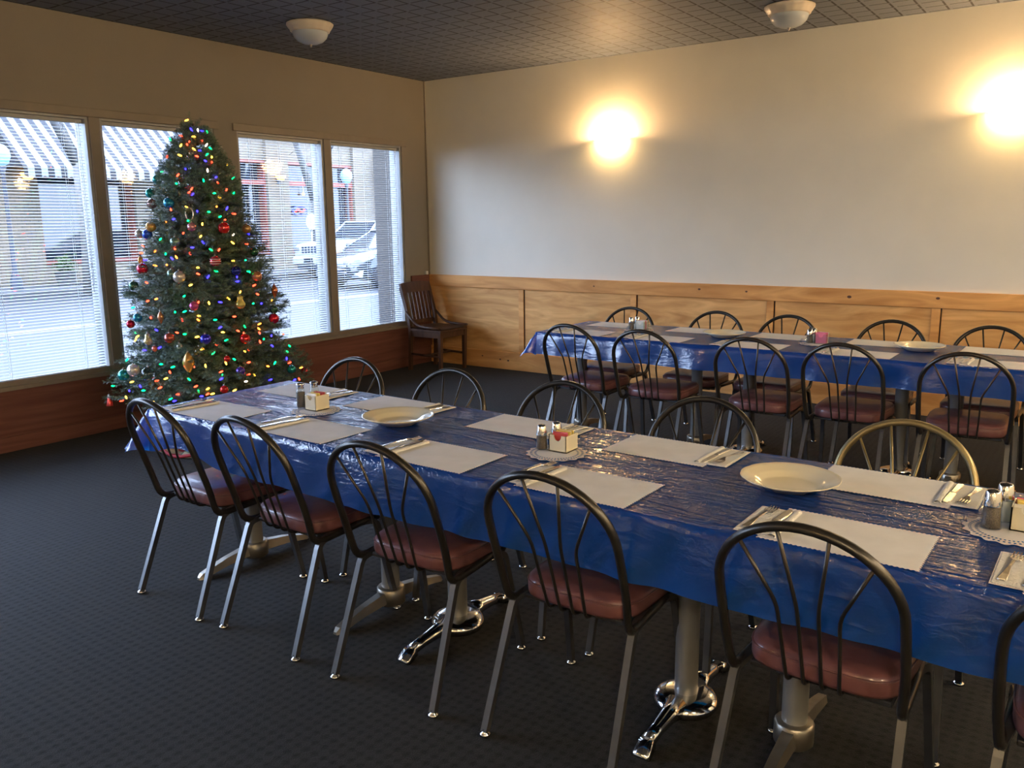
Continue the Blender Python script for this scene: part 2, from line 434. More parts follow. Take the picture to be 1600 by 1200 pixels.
# ------------------------------------------------------------------ the room
RX, RY, H = 10.2, -9.4, 2.93
TH = 0.17
struct('floor', B((-0.02, RY, -0.10), (RX, 0.02, 0.0)), M['carpet'], 'charcoal patterned carpet')
struct('ceiling', B((-TH, RY - 0.05, H), (RX, TH, H + 0.12)), M['ceiling'], 'dark grey embossed ceiling')
struct('wall_back', B((0.0, 0.0, 0.0), (RX, TH, H)), M['wall'], 'cream wall with two lit sconces')
struct('wall_right', B((RX, RY, 0), (RX + 0.1, TH, H)), M['wall'])
struct('wall_front', B((-TH, RY - 0.1, 0), (RX + 0.1, RY, H)), M['wall'])
WZ0, WZ1 = 0.48, 2.26
OPEN = [(-5.02, -3.63), (-3.55, -2.60), (-2.38, -1.43), (-1.35, -0.38), (-6.80, -5.22), (-8.40, -6.84)]  # last pair of openings is unseen, added for more daylight
wl = MB()
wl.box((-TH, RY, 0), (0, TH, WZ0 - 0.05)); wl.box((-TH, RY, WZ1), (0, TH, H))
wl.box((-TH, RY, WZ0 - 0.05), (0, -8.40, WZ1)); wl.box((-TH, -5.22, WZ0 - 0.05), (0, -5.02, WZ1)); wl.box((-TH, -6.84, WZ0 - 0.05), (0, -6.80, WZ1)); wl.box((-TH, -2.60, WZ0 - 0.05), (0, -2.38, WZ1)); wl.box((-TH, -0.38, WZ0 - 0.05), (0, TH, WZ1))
struct('wall_left', wl, M['wall_shaded'], 'wall with street windows, its shade put into the paint')
# lower panels of the window wall
struct('trim_1', B((0.0, RY, 0.10), (0.012, -0.30, 0.415)).box((0.0, RY, 0.0), (0.022, -0.30, 0.105), 0.003), M['wood_red'], 'red brown board below the windows')
struct('trim_2', B((0.0, -0.30, 0.0), (0.014, -0.002, 0.83)).box((0.0, -0.31, 0.83), (0.022, -0.002, 0.948), 0.003), M['wood_red'])
# wainscot along the back wall
bw = MB(); bw.box((0.0, -0.010, 0.18), (RX, 0.0, 0.83))
struct('trim_3', bw, M['wood'], 'stained plywood wainscot panels')
struct('trim_4', B((0.0, -0.032, 0.826), (RX, 0.0, 0.948), 0.003), M['wood_rail'], 'knotty pine top rail')
struct('baseboard_back', B((0.0, -0.028, 0.0), (RX, 0.0, 0.182), 0.003), M['wood_rail'], 'pine bottom board')
seams = [1.245, 2.495, 3.76, 5.01, 6.27, 7.52, 8.78]
st = MB(); sm = MB(); kn = MB()
for x in seams:
    st.box((x - 0.068, -0.022, 0.182), (x - 0.008, -0.001, 0.826), 0.002)
    sm.box((x - 0.008, -0.013, 0.182), (x + 0.002, -0.001, 0.826))
struct('trim_5', st, M['wood_rail'], 'vertical pine stiles')
struct('trim_6', sm, M['seam'], 'dark gaps beside the stiles')
for x, z, r in ((3.1, 0.90, 0.011), (4.35, 0.885, 0.014), (4.98, 0.90, 0.012), (5.75, 0.895, 0.013), (2.05, 0.89, 0.008), (0.95, 0.10, 0.010), (1.05, 0.095, 0.011), (0.72, 0.12, 0.009), (3.52, 0.895, 0.009)):
    kn.add([(x + r * 1.2 * math.cos(a), -0.0335, z + r * 0.8 * math.sin(a)) for a in [i * PI / 5 for i in range(10)]], [tuple(range(9, -1, -1))])
struct('trim_7', kn, M['knot'], 'dark knots in the pine')
struct('trim_8', B((-0.001, -0.014, 0.948), (0.012, 0.0, H)), M['wall_shaded'])

# window trim, frames, glass
tr = MB()
for (a, b) in ((-5.12, -2.56), (-2.42, -0.32)):
    tr.box((0.0, a, WZ1 - 0.005), (0.016, b, WZ1 + 0.055), 0.003)
    tr.box((0.0, a, WZ0 - 0.065), (0.030, b, WZ0 - 0.035), 0.003)
    tr.box((0.0, a, WZ0 - 0.040), (0.010, b, WZ0 + 0.002))
struct('trim_9', tr, M['frame_tan'], 'tan window casing and sill')
md = MB()
for (a, b) in ((-3.63, -3.55), (-1.43, -1.35)):
    md.box((-0.13, a, WZ0 - 0.04), (0.004, b, WZ1 + 0.002), 0.003)
struct('trim_10', md, M['frame_tan'], 'mullions between the paired windows')
for i, (a, b) in enumerate(OPEN):
    fr = MB(); t = 0.022
    x0, x1 = -0.15, -0.012
    fr.box((x0, a, WZ0 - 0.045), (x1, a + t, WZ1)); fr.box((x0, b - t, WZ0 - 0.045), (x1, b, WZ1))
    fr.box((x0, a + t, WZ0 - 0.045), (x1, b - t, WZ0 - 0.02)); fr.box((x0, a + t, WZ1 - 0.02), (x1, b - t, WZ1))
    f = struct('window_%d' % (i + 1), fr, M['frame_white'])
    MB().box((-0.118, a + t, WZ0 - 0.02), (-0.112, b - t, WZ1 - 0.02)).obj('window_glass', M['glass'], f)

# blinds
WHICH = ['widest window at the left edge', 'window behind the christmas tree', 'window just right of the christmas tree', 'window nearest the corner']
for i, (a, b) in enumerate(OPEN[:4]):
    a2, b2 = a + 0.028, b - 0.028
    r = thing('window_blind', 'white slat blind lowered in the ' + WHICH[i], 'window blind', (-0.055, 0, WZ0), 0, 'white slat blinds')
    B((-0.016, a2, WZ1 - 0.048 - WZ0), (0.018, b2, WZ1 - 0.021 - WZ0), 0.002).obj('head_rail', M['frame_white'], r)
    B((-0.012, a2, -0.012), (0.012, b2, 0.0), 0.002).obj('bottom_rail', M['frame_white'], r)
    sl = MB(); z = 0.018; tilt = math.radians(9)
    while z < WZ1 - WZ0 - 0.055:
        prof = []
        for u in (-1, -0.4, 0.4, 1):
            x = 0.0125 * u; dz = 0.0016 * (1 - u * u)
            prof.append((x * math.cos(tilt), dz - x * math.sin(tilt)))
        vs = []
        for (x, dz) in prof: vs += [(x, a2 + 0.004, z + dz), (x, b2 - 0.004, z + dz)]
        sl.add(vs, [(0, 2, 3, 1), (2, 4, 5, 3), (4, 6, 7, 5)], True)
        z += 0.0215
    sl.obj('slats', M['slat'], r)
    cd = MB()
    for yy in (a2 + 0.14, (a2 + b2) / 2, b2 - 0.14):
        for x in (-0.0135, 0.0135): cd.tube([(x, yy, 0.0), (x, yy, WZ1 - WZ0 - 0.05)], 0.0012, 4)
    cd.obj('ladder_cord', M['cord'], r)
    wn = MB(); wn.tube([(0.022, a2 + 0.10, WZ1 - WZ0 - 0.04), (0.024, a2 + 0.105, 0.95)], 0.0035, 6)
    wn.obj('tilt_wand', M['clear'], r)
    MB().tube([(0.022, b2 - 0.045, WZ1 - WZ0 - 0.04), (0.022, b2 - 0.042, 0.55)], 0.0018, 5).tube([(0.022, b2 - 0.03, WZ1 - WZ0 - 0.04), (0.022, b2 - 0.034, 0.60)], 0.0018, 5).obj('pull_cord', M['cord'], r)

# small box at the corner on the top rail
c = B((0.0, -0.085, 0.949), (0.028, -0.052, 0.985), 0.003).obj('wall_box', M['white_plastic'])
tag(c, 'tiny white plastic box on the wainscot ledge in the room corner', 'wall box')

# ------------------------------------------------------------------ wall sconces
def sconce(loc, rz, label):
    r = thing('wall_sconce', label, 'wall lamp', loc, rz, 'lit bowl wall sconces')
    bowl = MB(); n = 22; prof = []
    for k in range(11):
        t = k / 10
        prof.append((math.sin(t * PI / 2) ** 0.9, -math.cos(t * PI / 2)))
    vs = []; m = n + 1
    for (rr, zz) in prof:
        for j in range(m):
            an = PI + PI * j / n
            vs.append((0.165 * rr * math.cos(an), 0.125 * rr * math.sin(an), 0.115 * zz))
    fs = []
    for i in range(len(prof) - 1):
        for j in range(n): fs.append((i * m + j, i * m + j + 1, (i + 1) * m + j + 1, (i + 1) * m + j))
    bowl.add(vs, fs, True)
    o = bowl.obj('glass_bowl', M['alabaster'], r)
    so = o.modifiers.new('thick', 'SOLIDIFY'); so.thickness = 0.004
    rim = MB(); pts = [(0.168 * math.cos(PI + PI * j / 24), 0.128 * math.sin(PI + PI * j / 24), -0.001) for j in range(25)]
    rim.tube(pts, 0.0035, 6); rim.obj('metal_rim', M['brushed'], r)
    lip = MB(); vs = []
    for j in range(25):
        an = PI + PI * j / 24; c0, s0 = math.cos(an), math.sin(an)
        vs += [(0.168 * c0, 0.128 * s0, 0.003), (0.178 * c0, 0.137 * s0, 0.016)]
    lip.add(vs, [(2 * j, 2 * j + 1, 2 * j + 3, 2 * j + 2) for j in range(24)], True)
    o = lip.obj('glass_lip', M['alabaster'], r)
    B((-0.05, -0.012, -0.07), (0.05, 0.0, 0.01), 0.003).obj('back_plate', M['brushed'], r)
    bl = MB().lathe([(0.0001, -0.05), (0.012, -0.048), (0.014, -0.01), (0.026, 0.012), (0.030, 0.030), (0.024, 0.050), (0.0001, 0.060)], 12, (0, -0.062, 0))
    bl.obj('light_bulb', M['bulb_glow'], r)
    return r
s0 = sconce((2.21, 0, 2.205), 0, 'lit frosted bowl sconce on the back wall above the far table')
s1 = sconce((5.36, 0, 2.205), 0, 'lit frosted bowl sconce cut off at the right edge of the photo')
dup(s0, (8.4, 0, 2.205), 0, 'added unseen fill sconce further right on the back wall')  # these unseen repeats are added for warm fill light
dup(s0, (RX, -2.2, 2.205), -PI / 2, 'added unseen fill sconce on the right wall nearest the back')
dup(s0, (RX, -5.6, 2.205), -PI / 2, 'added unseen fill sconce on the right wall nearest the front')
dup(s0, (2.2, RY, 2.205), PI, 'added unseen fill sconce on the front wall nearest the windows')
dup(s0, (5.4, RY, 2.205), PI, 'added unseen fill sconce in the middle of the front wall')
dup(s0, (8.4, RY, 2.205), PI, 'added unseen fill sconce on the front wall nearest the right wall')

# ceiling lights, switched off
def ceiling_light(loc, label):
    r = thing('ceiling_light', label, 'ceiling light', loc, 0.3, 'unlit ceiling lights')
    wv = lambda a: 1 + 0.012 * math.cos(16 * a)
    MB().lathe([(0.150, 0.0), (0.166, -0.006), (0.169, -0.014), (0.156, -0.034), (0.152, -0.040), (0.146, -0.046), (0.141, -0.060), (0.132, -0.066), (0.122, -0.066)], 64, wave=wv).obj('ring', M['ring'], r)
    MB().lathe([(0.128, -0.060), (0.127, -0.078), (0.116, -0.104), (0.090, -0.128), (0.05, -0.144), (0.0005, -0.149)], 40).obj('glass_dome', M['frost'], r)
    MB().lathe([(0.0005, -0.143), (0.012, -0.146), (0.012, -0.150), (0.007, -0.155), (0.008, -0.160), (0.0005, -0.170)], 12).obj('finial', M['brushed'], r)
    MB().lathe([(0.12, 0.0), (0.12, -0.012), (0.0005, -0.012)], 24).obj('canopy', M['brushed'], r)
    return r
c0 = ceiling_light((1.065, -2.49, H), 'unlit frosted glass ceiling light nearest the windows')
dup(c0, (4.03, -0.845, H), 0.5, 'unlit frosted glass ceiling light near the back wall')

for k, (x, y) in enumerate(((8.7, -1.7), (8.9, -3.5), (9.1, -5.4), (8.8, -7.4), (7.2, -8.9))):  # unseen lamps added as warm fill, right of and behind the camera
    c = dup(c0, (x, y, H), 0.4, ORD[k] + ' added fill ceiling light, unseen, right of the camera')
    c['group'] = 'added fill ceiling lights'
    for ch in c.children:
        if ch.name.startswith('glass_dome'):
            ch.data = ch.data.copy(); ch.data.materials[0] = M['fill_dome']

# ------------------------------------------------------------------ dining chairs
def tapered(p0, p1, r0, r1, mid=None):
    return [p0, p1], [r0, r1]
def rbend(pts, r, n=4):
    """round the corners of a polyline"""
    P = [Vector(p) for p in pts]; out = [P[0]]
    for i in range(1, len(P) - 1):
        a = (P[i - 1] - P[i]); b = (P[i + 1] - P[i])
        d = min(r, a.length * 0.45, b.length * 0.45)
        p0 = P[i] + a.normalized() * d; p1 = P[i] + b.normalized() * d
        for k in range(n + 1):
            t = k / n
            out.append(p0 * (1 - t) ** 2 + P[i] * 2 * t * (1 - t) + p1 * t * t)
    out.append(P[-1]); return out
HY = lambda z: -0.128 - 0.33 * (z - 0.4)
def make_chair(hoop='bronze'):
    r = thing('dining_chair', 'x', 'chair')
    # cushion
    sm_ = MB(); n = 40; vs = []
    layers = [(0.90, 0.400), (0.985, 0.404), (1.0, 0.414), (1.0, 0.438), (0.985, 0.452), (0.94, 0.461), (0.80, 0.467), (0.5, 0.470), (0.2, 0.471)]
    for (s, z) in layers:
        for j in range(n):
            a = 2 * PI * j / n; c_, s_ = math.cos(a), math.sin(a)
            ex = 0.42
            x = abs(c_) ** ex * (1 if c_ > 0 else -1); y = abs(s_) ** ex * (1 if s_ > 0 else -1)
            wx = 0.196 - 0.012 * (1 - y) / 2
            vs.append((x * wx * s, 0.082 + y * 0.196 * s, z))
    fs = [tuple(range(n - 1, -1, -1)), tuple(len(vs) - n + j for j in range(n))]
    for l in range(len(layers) - 1):
        for j in range(n): fs.append((l * n + j, l * n + (j + 1) % n, (l + 1) * n + (j + 1) % n, (l + 1) * n + j))
    sm_.add(vs, fs, True)
    seat = sm_.obj('seat', M['vinyl'], r)
    pp = MB(); pts = []
    for j in range(n):
        a = 2 * PI * j / n; c_, s_ = math.cos(a), math.sin(a); ex = 0.42
        x = abs(c_) ** ex * (1 if c_ > 0 else -1); y = abs(s_) ** ex * (1 if s_ > 0 else -1)
        pts.append((x * (0.196 - 0.012 * (1 - y) / 2) * 0.995, 0.082 + y * 0.195, 0.4465))
    pp.tube(pts, 0.0028, 5, closed=True); pp.obj('piping', M['vinyl'], seat)
    # hoop back
    hp = []
    half = [(0.185, 0.16, 0.396), (0.192, 0.02, 0.392), (0.198, HY(0.4) - 0.004, 0.388), (0.207, HY(0.50), 0.50), (0.208, HY(0.62), 0.62)]
    left = rbend(half + [(0.207, HY(0.66), 0.66)], 0.045)
    arc = []
    for k in range(1, 24):
        a = PI * k / 24
        z = 0.66 + 0.185 * math.sin(a); arc.append((0.207 * math.cos(a), HY(z), z))
    path = left + [Vector(p) for p in arc] + [Vector((-p[0], p[1], p[2])) for p in reversed(left)]
    MB().tube(path, 0.0135, 8, squash=0.85).obj('back_hoop', M[hoop], r)
    # spokes
    for (xb, xt) in ((-0.062, -0.150), (-0.021, -0.058), (0.021, 0.058), (0.062, 0.150)):
        zt = 0.66 + 0.185 * math.sin(math.acos(xt / 0.207))
        p = rbend([(xb, -0.085, 0.392), (xb, -0.128, 0.398), (xb * 1.08, HY(0.5), 0.50), (xb * 1.15, HY(0.625), 0.625), (xt, HY(zt), zt)], 0.03, 3)
        MB().tube(p, 0.0048, 6).obj('spoke', M[hoop], r)
    # under-seat frame
    fr = MB()
    fr.tube([(-0.19, 0.03, 0.388), (0.19, 0.03, 0.388)], 0.011, 6).tube([(-0.18, 0.20, 0.388), (0.18, 0.20, 0.388)], 0.011, 6)
    fr.tube([(-0.10, -0.085, 0.392), (0.10, -0.085, 0.392)], 0.007, 6)
    fr.box((-0.17, -0.09, 0.386), (0.17, 0.26, 0.400), 0.003)
    fr.obj('seat_frame', M['underframe'], r)
    for sx in (-1, 1):
        for (pts, nm) in (([(sx * 0.210, -0.25, 0.012), (sx * 0.199, -0.108, 0.382), (sx * 0.188, -0.06, 0.393), (sx * 0.178, 0.05, 0.392)], 'leg'),
                          ([(sx * 0.213, 0.25, 0.012), (sx * 0.194, 0.175, 0.382), (sx * 0.186, 0.13, 0.393), (sx * 0.178, 0.05, 0.392)], 'leg')):
            l = MB().tube(rbend(pts, 0.02, 3), 0.0145, 4, flat=(sx, 0, 0)).obj(nm, M['gunmetal'], r)
            f = MB().lathe([(0.0005, 0.0), (0.016, 0.0), (0.018, 0.004), (0.016, 0.009), (0.009, 0.014), (0.008, 0.022)], 14, (pts[0][0], pts[0][1], 0)).obj('foot_cap', M['chrome'], l)
    return r
chair = make_chair()
first = [True]
def place_chair(x, y, rz, label, group):
    if first[0]:
        first[0] = False
        chair.location = (x, y, 0); chair.rotation_euler = (0, 0, rz); chair['label'] = label; chair['group'] = group; return chair
    return dup(chair, (x, y, 0), rz, label, group)
NEARA = [(3.055, -4.952, -0.04), (3.60, -4.95, -0.03), (4.205, -4.952, 0.03), (4.825, -4.935, 0.0), (5.52, -4.945, -0.03), (6.105, -4.95, 0.0)]
# heading: local +y faces the table
for i, (x, y, rz) in enumerate(NEARA):
    place_chair(x, y, rz, ORD[i] + ' hoop-back chair from the window, near side of front table', 'hoop-back chairs at the front table')
FARA = [(3.03, -4.36, 0.02), (3.63, -4.36, -0.02), (4.22, -4.35, 0.0), (4.84, -4.345, 0.03), (5.52, -4.345, 0.0)]
for i, (x, y, rz) in enumerate(FARA):
    c = place_chair(x, y, PI + rz, ORD[i] + ' hoop-back chair from the window, far side of front table', 'hoop-back chairs at the front table')
    if i == 4:
        for ch in c.children:
            if ch.name.startswith(('back_hoop', 'spoke')):
                ch.data = ch.data.copy(); ch.data.materials[0] = M['bronze_sheen']
        c['label'] = 'hoop-back chair with lamp sheen painted on its hoop, far side of front table'
NEARB = [(3.21, -2.14, -0.03), (3.73, -2.16, 0.02), (4.40, -2.17, 0.0), (4.89, -2.13, -0.02), (5.47, -2.15, 0.03)]
for i, (x, y, rz) in enumerate(NEARB):
    place_chair(x, y, rz, ORD[i] + ' hoop-back chair from the window, near side of back table', 'hoop-back chairs at the back table')
FARB = [(3.08, -1.53, 0.03), (3.744, -1.50, 0.0), (4.25, -1.50, -0.03), (4.91, -1.47, 0.02), (5.47, -1.50, 0.0)]
for i, (x, y, rz) in enumerate(FARB):
    place_chair(x, y, PI + rz, ORD[i] + ' hoop-back chair from the window, between back table and wainscot', 'hoop-back chairs at the back table')

# ------------------------------------------------------------------ tables
T = 0.75
AY = lambda x: -0.017 * (x - 2.93)
BY = lambda x: -0.009 * (x - 2.93)
def base_flat(x):
    b = MB(); b.lathe([(0.0005, 0.085), (0.050, 0.085), (0.056, 0.078), (0.056, 0.02), (0.048, 0.012), (0.0005, 0.012)], 20, (x, 0, 0))
    for s in (-1, 1):
        st = [(0.04, 0.024, 0.030, 0.074), (0.16, 0.021, 0.022, 0.056), (0.24, 0.020, 0.010, 0.036), (0.285, 0.017, 0.0, 0.024), (0.300, 0.010, 0.0, 0.010)]
        vs = []
        for (y, w_, z0, z1) in st: vs += [(x - w_, s * y, z0), (x + w_, s * y, z0), (x + w_ * 0.7, s * y, z1), (x - w_ * 0.7, s * y, z1)]
        fs = [(3, 2, 1, 0), (16, 17, 18, 19)]
        for k in range(4):
            for j in range(4): fs.append((k * 4 + j, k * 4 + (j + 1) % 4, k * 4 + 4 + (j + 1) % 4, k * 4 + 4 + j))
        b.add(vs, fs)
    return b
def base_round(x):
    b = MB(); b.lathe([(0.0005, 0.062), (0.060, 0.062), (0.086, 0.056), (0.100, 0.042), (0.102, 0.030), (0.092, 0.014), (0.0005, 0.012)], 32, (x, 0, 0))
    for s in (-1, 1):
        b.tube([(x, s * 0.07, 0.040), (x, s * 0.13, 0.040), (x, s * 0.20, 0.034), (x, s * 0.255, 0.026)], [0.040, 0.026, 0.021, 0.020], 12)
        st = [(0.245, 0.020, 0.010, 0.045), (0.275, 0.027, 0.002, 0.034), (0.300, 0.031, 0.0, 0.014), (0.306, 0.026, 0.0, 0.006)]
        vs = []
        for (y, w_, z0, z1) in st: vs += [(x - w_, s * y, z0), (x + w_, s * y, z0), (x + w_ * 0.75, s * y, z1), (x - w_ * 0.75, s * y, z1)]
        fs = [(3, 2, 1, 0), (12, 13, 14, 15)]
        for k in range(3):
            for j in range(4): fs.append((k * 4 + j, k * 4 + (j + 1) % 4, k * 4 + 4 + (j + 1) % 4, k * 4 + 4 + j))
        b.add(vs, fs, True)
    return b
def table(x0, x1, ped, yc, rot, kind, label, group, slope):
    xm = (x0 + x1) / 2
    r = thing('pedestal_table', label, 'table', (xm, yc + slope(xm), 0), rot, group)
    B((x0 - xm, -0.352, T - 0.036), (x1 - xm, 0.352, T - 0.006), 0.004).obj('tabletop', M['laminate'], r)
    for (x, k) in zip(ped, kind):
        x -= xm
        (base_flat(x) if k == 'f' else base_round(x)).obj('base', M['brushed'] if k == 'f' else M['chrome'], r, label='dull cast two-foot base' if k == 'f' else 'polished chrome two-foot base')
        MB().lathe([(0.036, 0.05), (0.036, T - 0.062), (0.045, T - 0.060)], 20, (x, 0, 0)).obj('column', M['column'], r)
        B((x - 0.035, -0.26, T - 0.062), (x + 0.035, 0.26, T - 0.036), 0.004).obj('top_bracket', M['underframe'], r)
    return r
GA, GB = 'tables pushed together in the front row', 'tables pushed together in the back row'
table(2.80, 3.93, (2.93, 3.785), -4.685, -0.017, 'ff', 'dark-topped pedestal table at the window end of the front row', GA, AY)
table(3.94, 5.22, (4.13, 5.05), -4.685, -0.017, 'rr', 'pedestal table with polished chrome bases in the front row', GA, AY)
table(5.23, 6.42, (5.385, 6.25), -4.685, -0.017, 'ff', 'pedestal table at the right of the front row', GA, AY)
table(2.84, 3.98, (2.97, 3.85), -1.815, -0.009, 'ff', 'pedestal table at the window end of the back row', GB, BY)
table(3.99, 5.22, (4.20, 5.10), -1.815, -0.009, 'rr', 'middle pedestal table of the back row', GB, BY)
table(5.23, 6.42, (5.38, 6.25), -1.815, -0.009, 'ff', 'pedestal table at the right of the back row', GB, BY)

def noise1(seed):
    rnd = random.Random(seed); ph = [(rnd.uniform(1.5, 16), rnd.uniform(0, 6.28), rnd.uniform(0.3, 1)) for _ in range(9)]
    tot = sum(p[2] for p in ph)
    return lambda t: sum(a * math.sin(f * t + p) for f, p, a in ph) / tot
def cloth(name, x0, x1, y0, y1, slope, ovn, ovl, label, seed, wav, lift=0.0):
    n1, n2, n3 = noise1(seed), noise1(seed + 1), noise1(seed + 2)
    xs = []; x = x0 - ovl
    while x < x1 + 0.18: xs.append(x); x += 0.0135
    xs = sorted(set(xs + [x0 - 0.004, x0 + 0.004]))
    ts = [y0 - ovn + k * 0.018 for k in range(int(ovn / 0.018))] + [y0 - 0.006, y0, y0 + 0.006]
    k = y0 + 0.02
    while k < y1 - 0.01: ts.append(k); k += 0.018
    ts += [y1 - 0.006, y1, y1 + 0.006] + [y1 + 0.018 * k for k in range(1, int(ovn / 0.018) + 1)]
    ts = sorted(set(ts))
    nz = lambda s, t: 0.0007 * math.sin(31 * s + 17 * math.sin(9 * t)) * math.sin(23 * t + 5 * s) + 0.0006 * math.sin(74 * t + 11 * s)
    vs = []
    for s in xs:
        for t in ts:
            dx = x0 - s if s < x0 else (s - x1 if s > x1 else 0); sx = -1 if s < x0 else 1
            dy = y0 - t if t < y0 else (t - y1 if t > y1 else 0); sy = -1 if t < y0 else 1
            px = min(max(s, x0), x1); py = min(max(t, y0), y1)
            rho = math.hypot(dx, dy)
            if rho == 0:
                vs.append((s, t + slope(s), T + 0.0015 + nz(s, t)))
            else:
                c_ = 2 * dx * dy / (rho * rho)
                ed = s if dy > dx else t * 3
                wv = (n1(ed * 1.1) * 0.020 + n2(ed * 2.3) * 0.010 * wav) * min(1, rho / 0.12)
                o = 0.008 * (1 - math.exp(-rho / 0.006)) + rho * (0.07 + 0.40 * c_) + wv
                o = max(o, 0.004)
                dn = rho * (0.97 - 0.22 * c_) + 0.006 * n3(ed * 3) * rho / 0.2
                if lift and dy > 0: dn *= 1 - lift * math.exp(-((s - 3.02) / 0.17) ** 2)
                dn = dn - 0.004 * math.exp(-rho / 0.01)
                vs.append((px + sx * dx / rho * o, py + sy * dy / rho * o + slope(px), T + 0.0015 - max(0, dn)))
    n = len(ts); fs = [(i * n + j, (i + 1) * n + j, (i + 1) * n + j + 1, i * n + j + 1) for i in range(len(xs) - 1) for j in range(n - 1)]
    mb = MB(); mb.add(vs, fs, True)
    o = mb.obj(name, M['film'])
    tag(o, label, 'tablecloth', 'blue plastic tablecloths')
    return o
cloth('tablecloth', 2.785, 6.44, -5.052, -4.318, AY, 0.190, 0.155, 'blue plastic tablecloth with creases over the front row of tables', 3, 1.0, 0.27)
cloth('tablecloth', 2.825, 6.44, -2.186, -1.444, BY, 0.155, 0.165, 'blue plastic tablecloth over the back row of tables beside the wainscot', 9, 1.8)

# ------------------------------------------------------------------ place settings
ZT = T + 0.003
def placemat_mesh():
    mb = MB(); nx, ny = 72, 48; W, D = 0.178, 0.122
    per = []
    k = 64
    def edge(t, L): return 0.0022 * math.cos(2 * PI * t * L / 0.011)
    pts = []
    for i in range(140): t = i / 140; pts.append((-W + 2 * W * t, -D - edge(t, 2 * W)))
    for i in range(96): t = i / 96; pts.append((W + edge(t, 2 * D), -D + 2 * D * t))
    for i in range(140): t = i / 140; pts.append((W - 2 * W * t, D + edge(t, 2 * W)))
    for i in range(96): t = i / 96; pts.append((-W - edge(t, 2 * D), D - 2 * D * t))
    mb.extrude(pts, 0.0, 0.0009)
    return mb.mesh('placemat', M['paper'])
PM = placemat_mesh()
def napkin_mesh():
    mb = MB(); mb.box((-0.052, -0.102, 0.0), (0.052, 0.102, 0.0022), 0.0006)
    mb.box((-0.048, -0.098, 0.0022), (0.046, 0.099, 0.0038), 0.0005)
    vs = []
    for k in range(9):                      # the rolled fold along one edge
        a = PI * k / 8
        for y in (-0.101, 0.103): vs.append((0.043 + 0.009 * math.cos(a), y, 0.0022 + 0.006 * math.sin(a)))
    mb.add(vs, [(2 * k, 2 * k + 2, 2 * k + 3, 2 * k + 1) for k in range(8)], True)
    return mb.mesh('napkin', M['napkin'])
NM = napkin_mesh()
def strip(mb, st, th=0.0018):
    vs = []
    for (y, w_, z) in st: vs += [(-w_, y, z), (w_, y, z), (w_ * 0.8, y, z + th), (-w_ * 0.8, y, z + th)]
    n = len(st); fs = [(3, 2, 1, 0), tuple((n - 1) * 4 + j for j in range(4))]
    for k in range(n - 1):
        for j in range(4): fs.append((k * 4 + j, k * 4 + (j + 1) % 4, k * 4 + 4 + (j + 1) % 4, k * 4 + 4 + j))
    return mb.add(vs, fs, False)
def fork_mesh():
    mb = MB(); strip(mb, [(-0.085, 0.006, 0.001), (-0.08, 0.0095, 0.001), (-0.05, 0.0075, 0.002), (-0.01, 0.0035, 0.005), (0.03, 0.0035, 0.007), (0.042, 0.009, 0.005), (0.052, 0.0125, 0.003)])
    for x in (-0.0105, -0.0035, 0.0035, 0.0105):
        s = len(mb.v); strip(mb, [(0.050, 0.0020, 0.003), (0.07, 0.0017, 0.002), (0.09, 0.0012, 0.005)])
        mb.xf(Matrix.Translation((x, 0, 0)), s)
    return mb.mesh('fork', M['steel'])
def knife_mesh():
    mb = MB(); strip(mb, [(-0.095, 0.006, 0.0), (-0.09, 0.0095, 0.0), (-0.03, 0.0078, 0.001), (0.0, 0.0065, 0.002), (0.004, 0.0095, 0.001), (0.05, 0.0105, 0.0), (0.08, 0.0095, 0.0), (0.092, 0.006, 0.0), (0.096, 0.002, 0.0)], 0.0026)
    return mb.mesh('knife', M['steel'])
FM, KM = fork_mesh(), knife_mesh()
def item(name, me, label, cat, loc, rz, group):
    o = mesh_obj(name, me); o.location = loc; o.rotation_euler = (0, 0, rz)
    return tag(o, label, cat, group)
def setting(x, y, side, slope, rot, where, q, ang=0.0, spread=0.0, grp='front'):
    """side = +1: diner on the near side (napkin at the photo's left), -1: far side"""
    rz = rot if side > 0 else rot + PI
    def P(dx, dy, dz): 
        return (x + side * dx, y + side * dy + slope(x), ZT + dz)
    item('placemat', PM, 'white paper placemat at the ' + where + ', from the window', 'placemat', P(0, 0, 0), rz, 'paper placemats on the ' + grp + ' table')
    item('napkin', NM, 'folded white napkin at the ' + where + ', from the window', 'napkin', P(-0.190, -0.004, 0.0012), rz + ang, 'napkins on the ' + grp + ' table')
    item('fork', FM, 'steel fork at the ' + where + ', from the window', 'fork', P(-0.213, 0.0 + spread, 0.0055), rz + ang - 0.10 - spread * 3, 'forks on the ' + grp + ' table')
    item('table_knife', KM, 'steel knife at the ' + where + ', from the window', 'knife', P(-0.170, 0.0, 0.0058), rz + ang - 0.05, 'knives on the ' + grp + ' table')
for i, (x, an, sp_) in enumerate(((3.085, -0.12, 0.02), (3.655, -0.10, 0.035), (4.275, -0.06, 0.03), (4.835, -0.05, 0.03), (5.55, 0.0, 0.0), (6.10, 0.0, 0.0))):
    setting(x, -4.925, 1, AY, -0.017, ORD[i] + ' near-side place of the front table', i, an, sp_)
for i, (x, an) in enumerate(((3.055, 0.0), (3.62, -0.03), (4.275, 0.0), (4.86, 0.0), (5.54, 0.0))):
    setting(x, -4.452, -1, AY, -0.017, ORD[i] + ' far-side place of the front table', i, an)
for i, x in enumerate((3.13, 3.70, 4.31, 4.91, 5.60)):
    setting(x, -2.055, 1, BY, -0.009, ORD[i] + ' near-side place of the back table', i, -0.02, 0.0, 'back')
for i, x in enumerate((3.12, 3.745, 4.335, 4.92, 5.54)):
    setting(x, -1.590, -1, BY, -0.009, ORD[i] + ' far-side place of the back table', i, 0.0, 0.0, 'back')

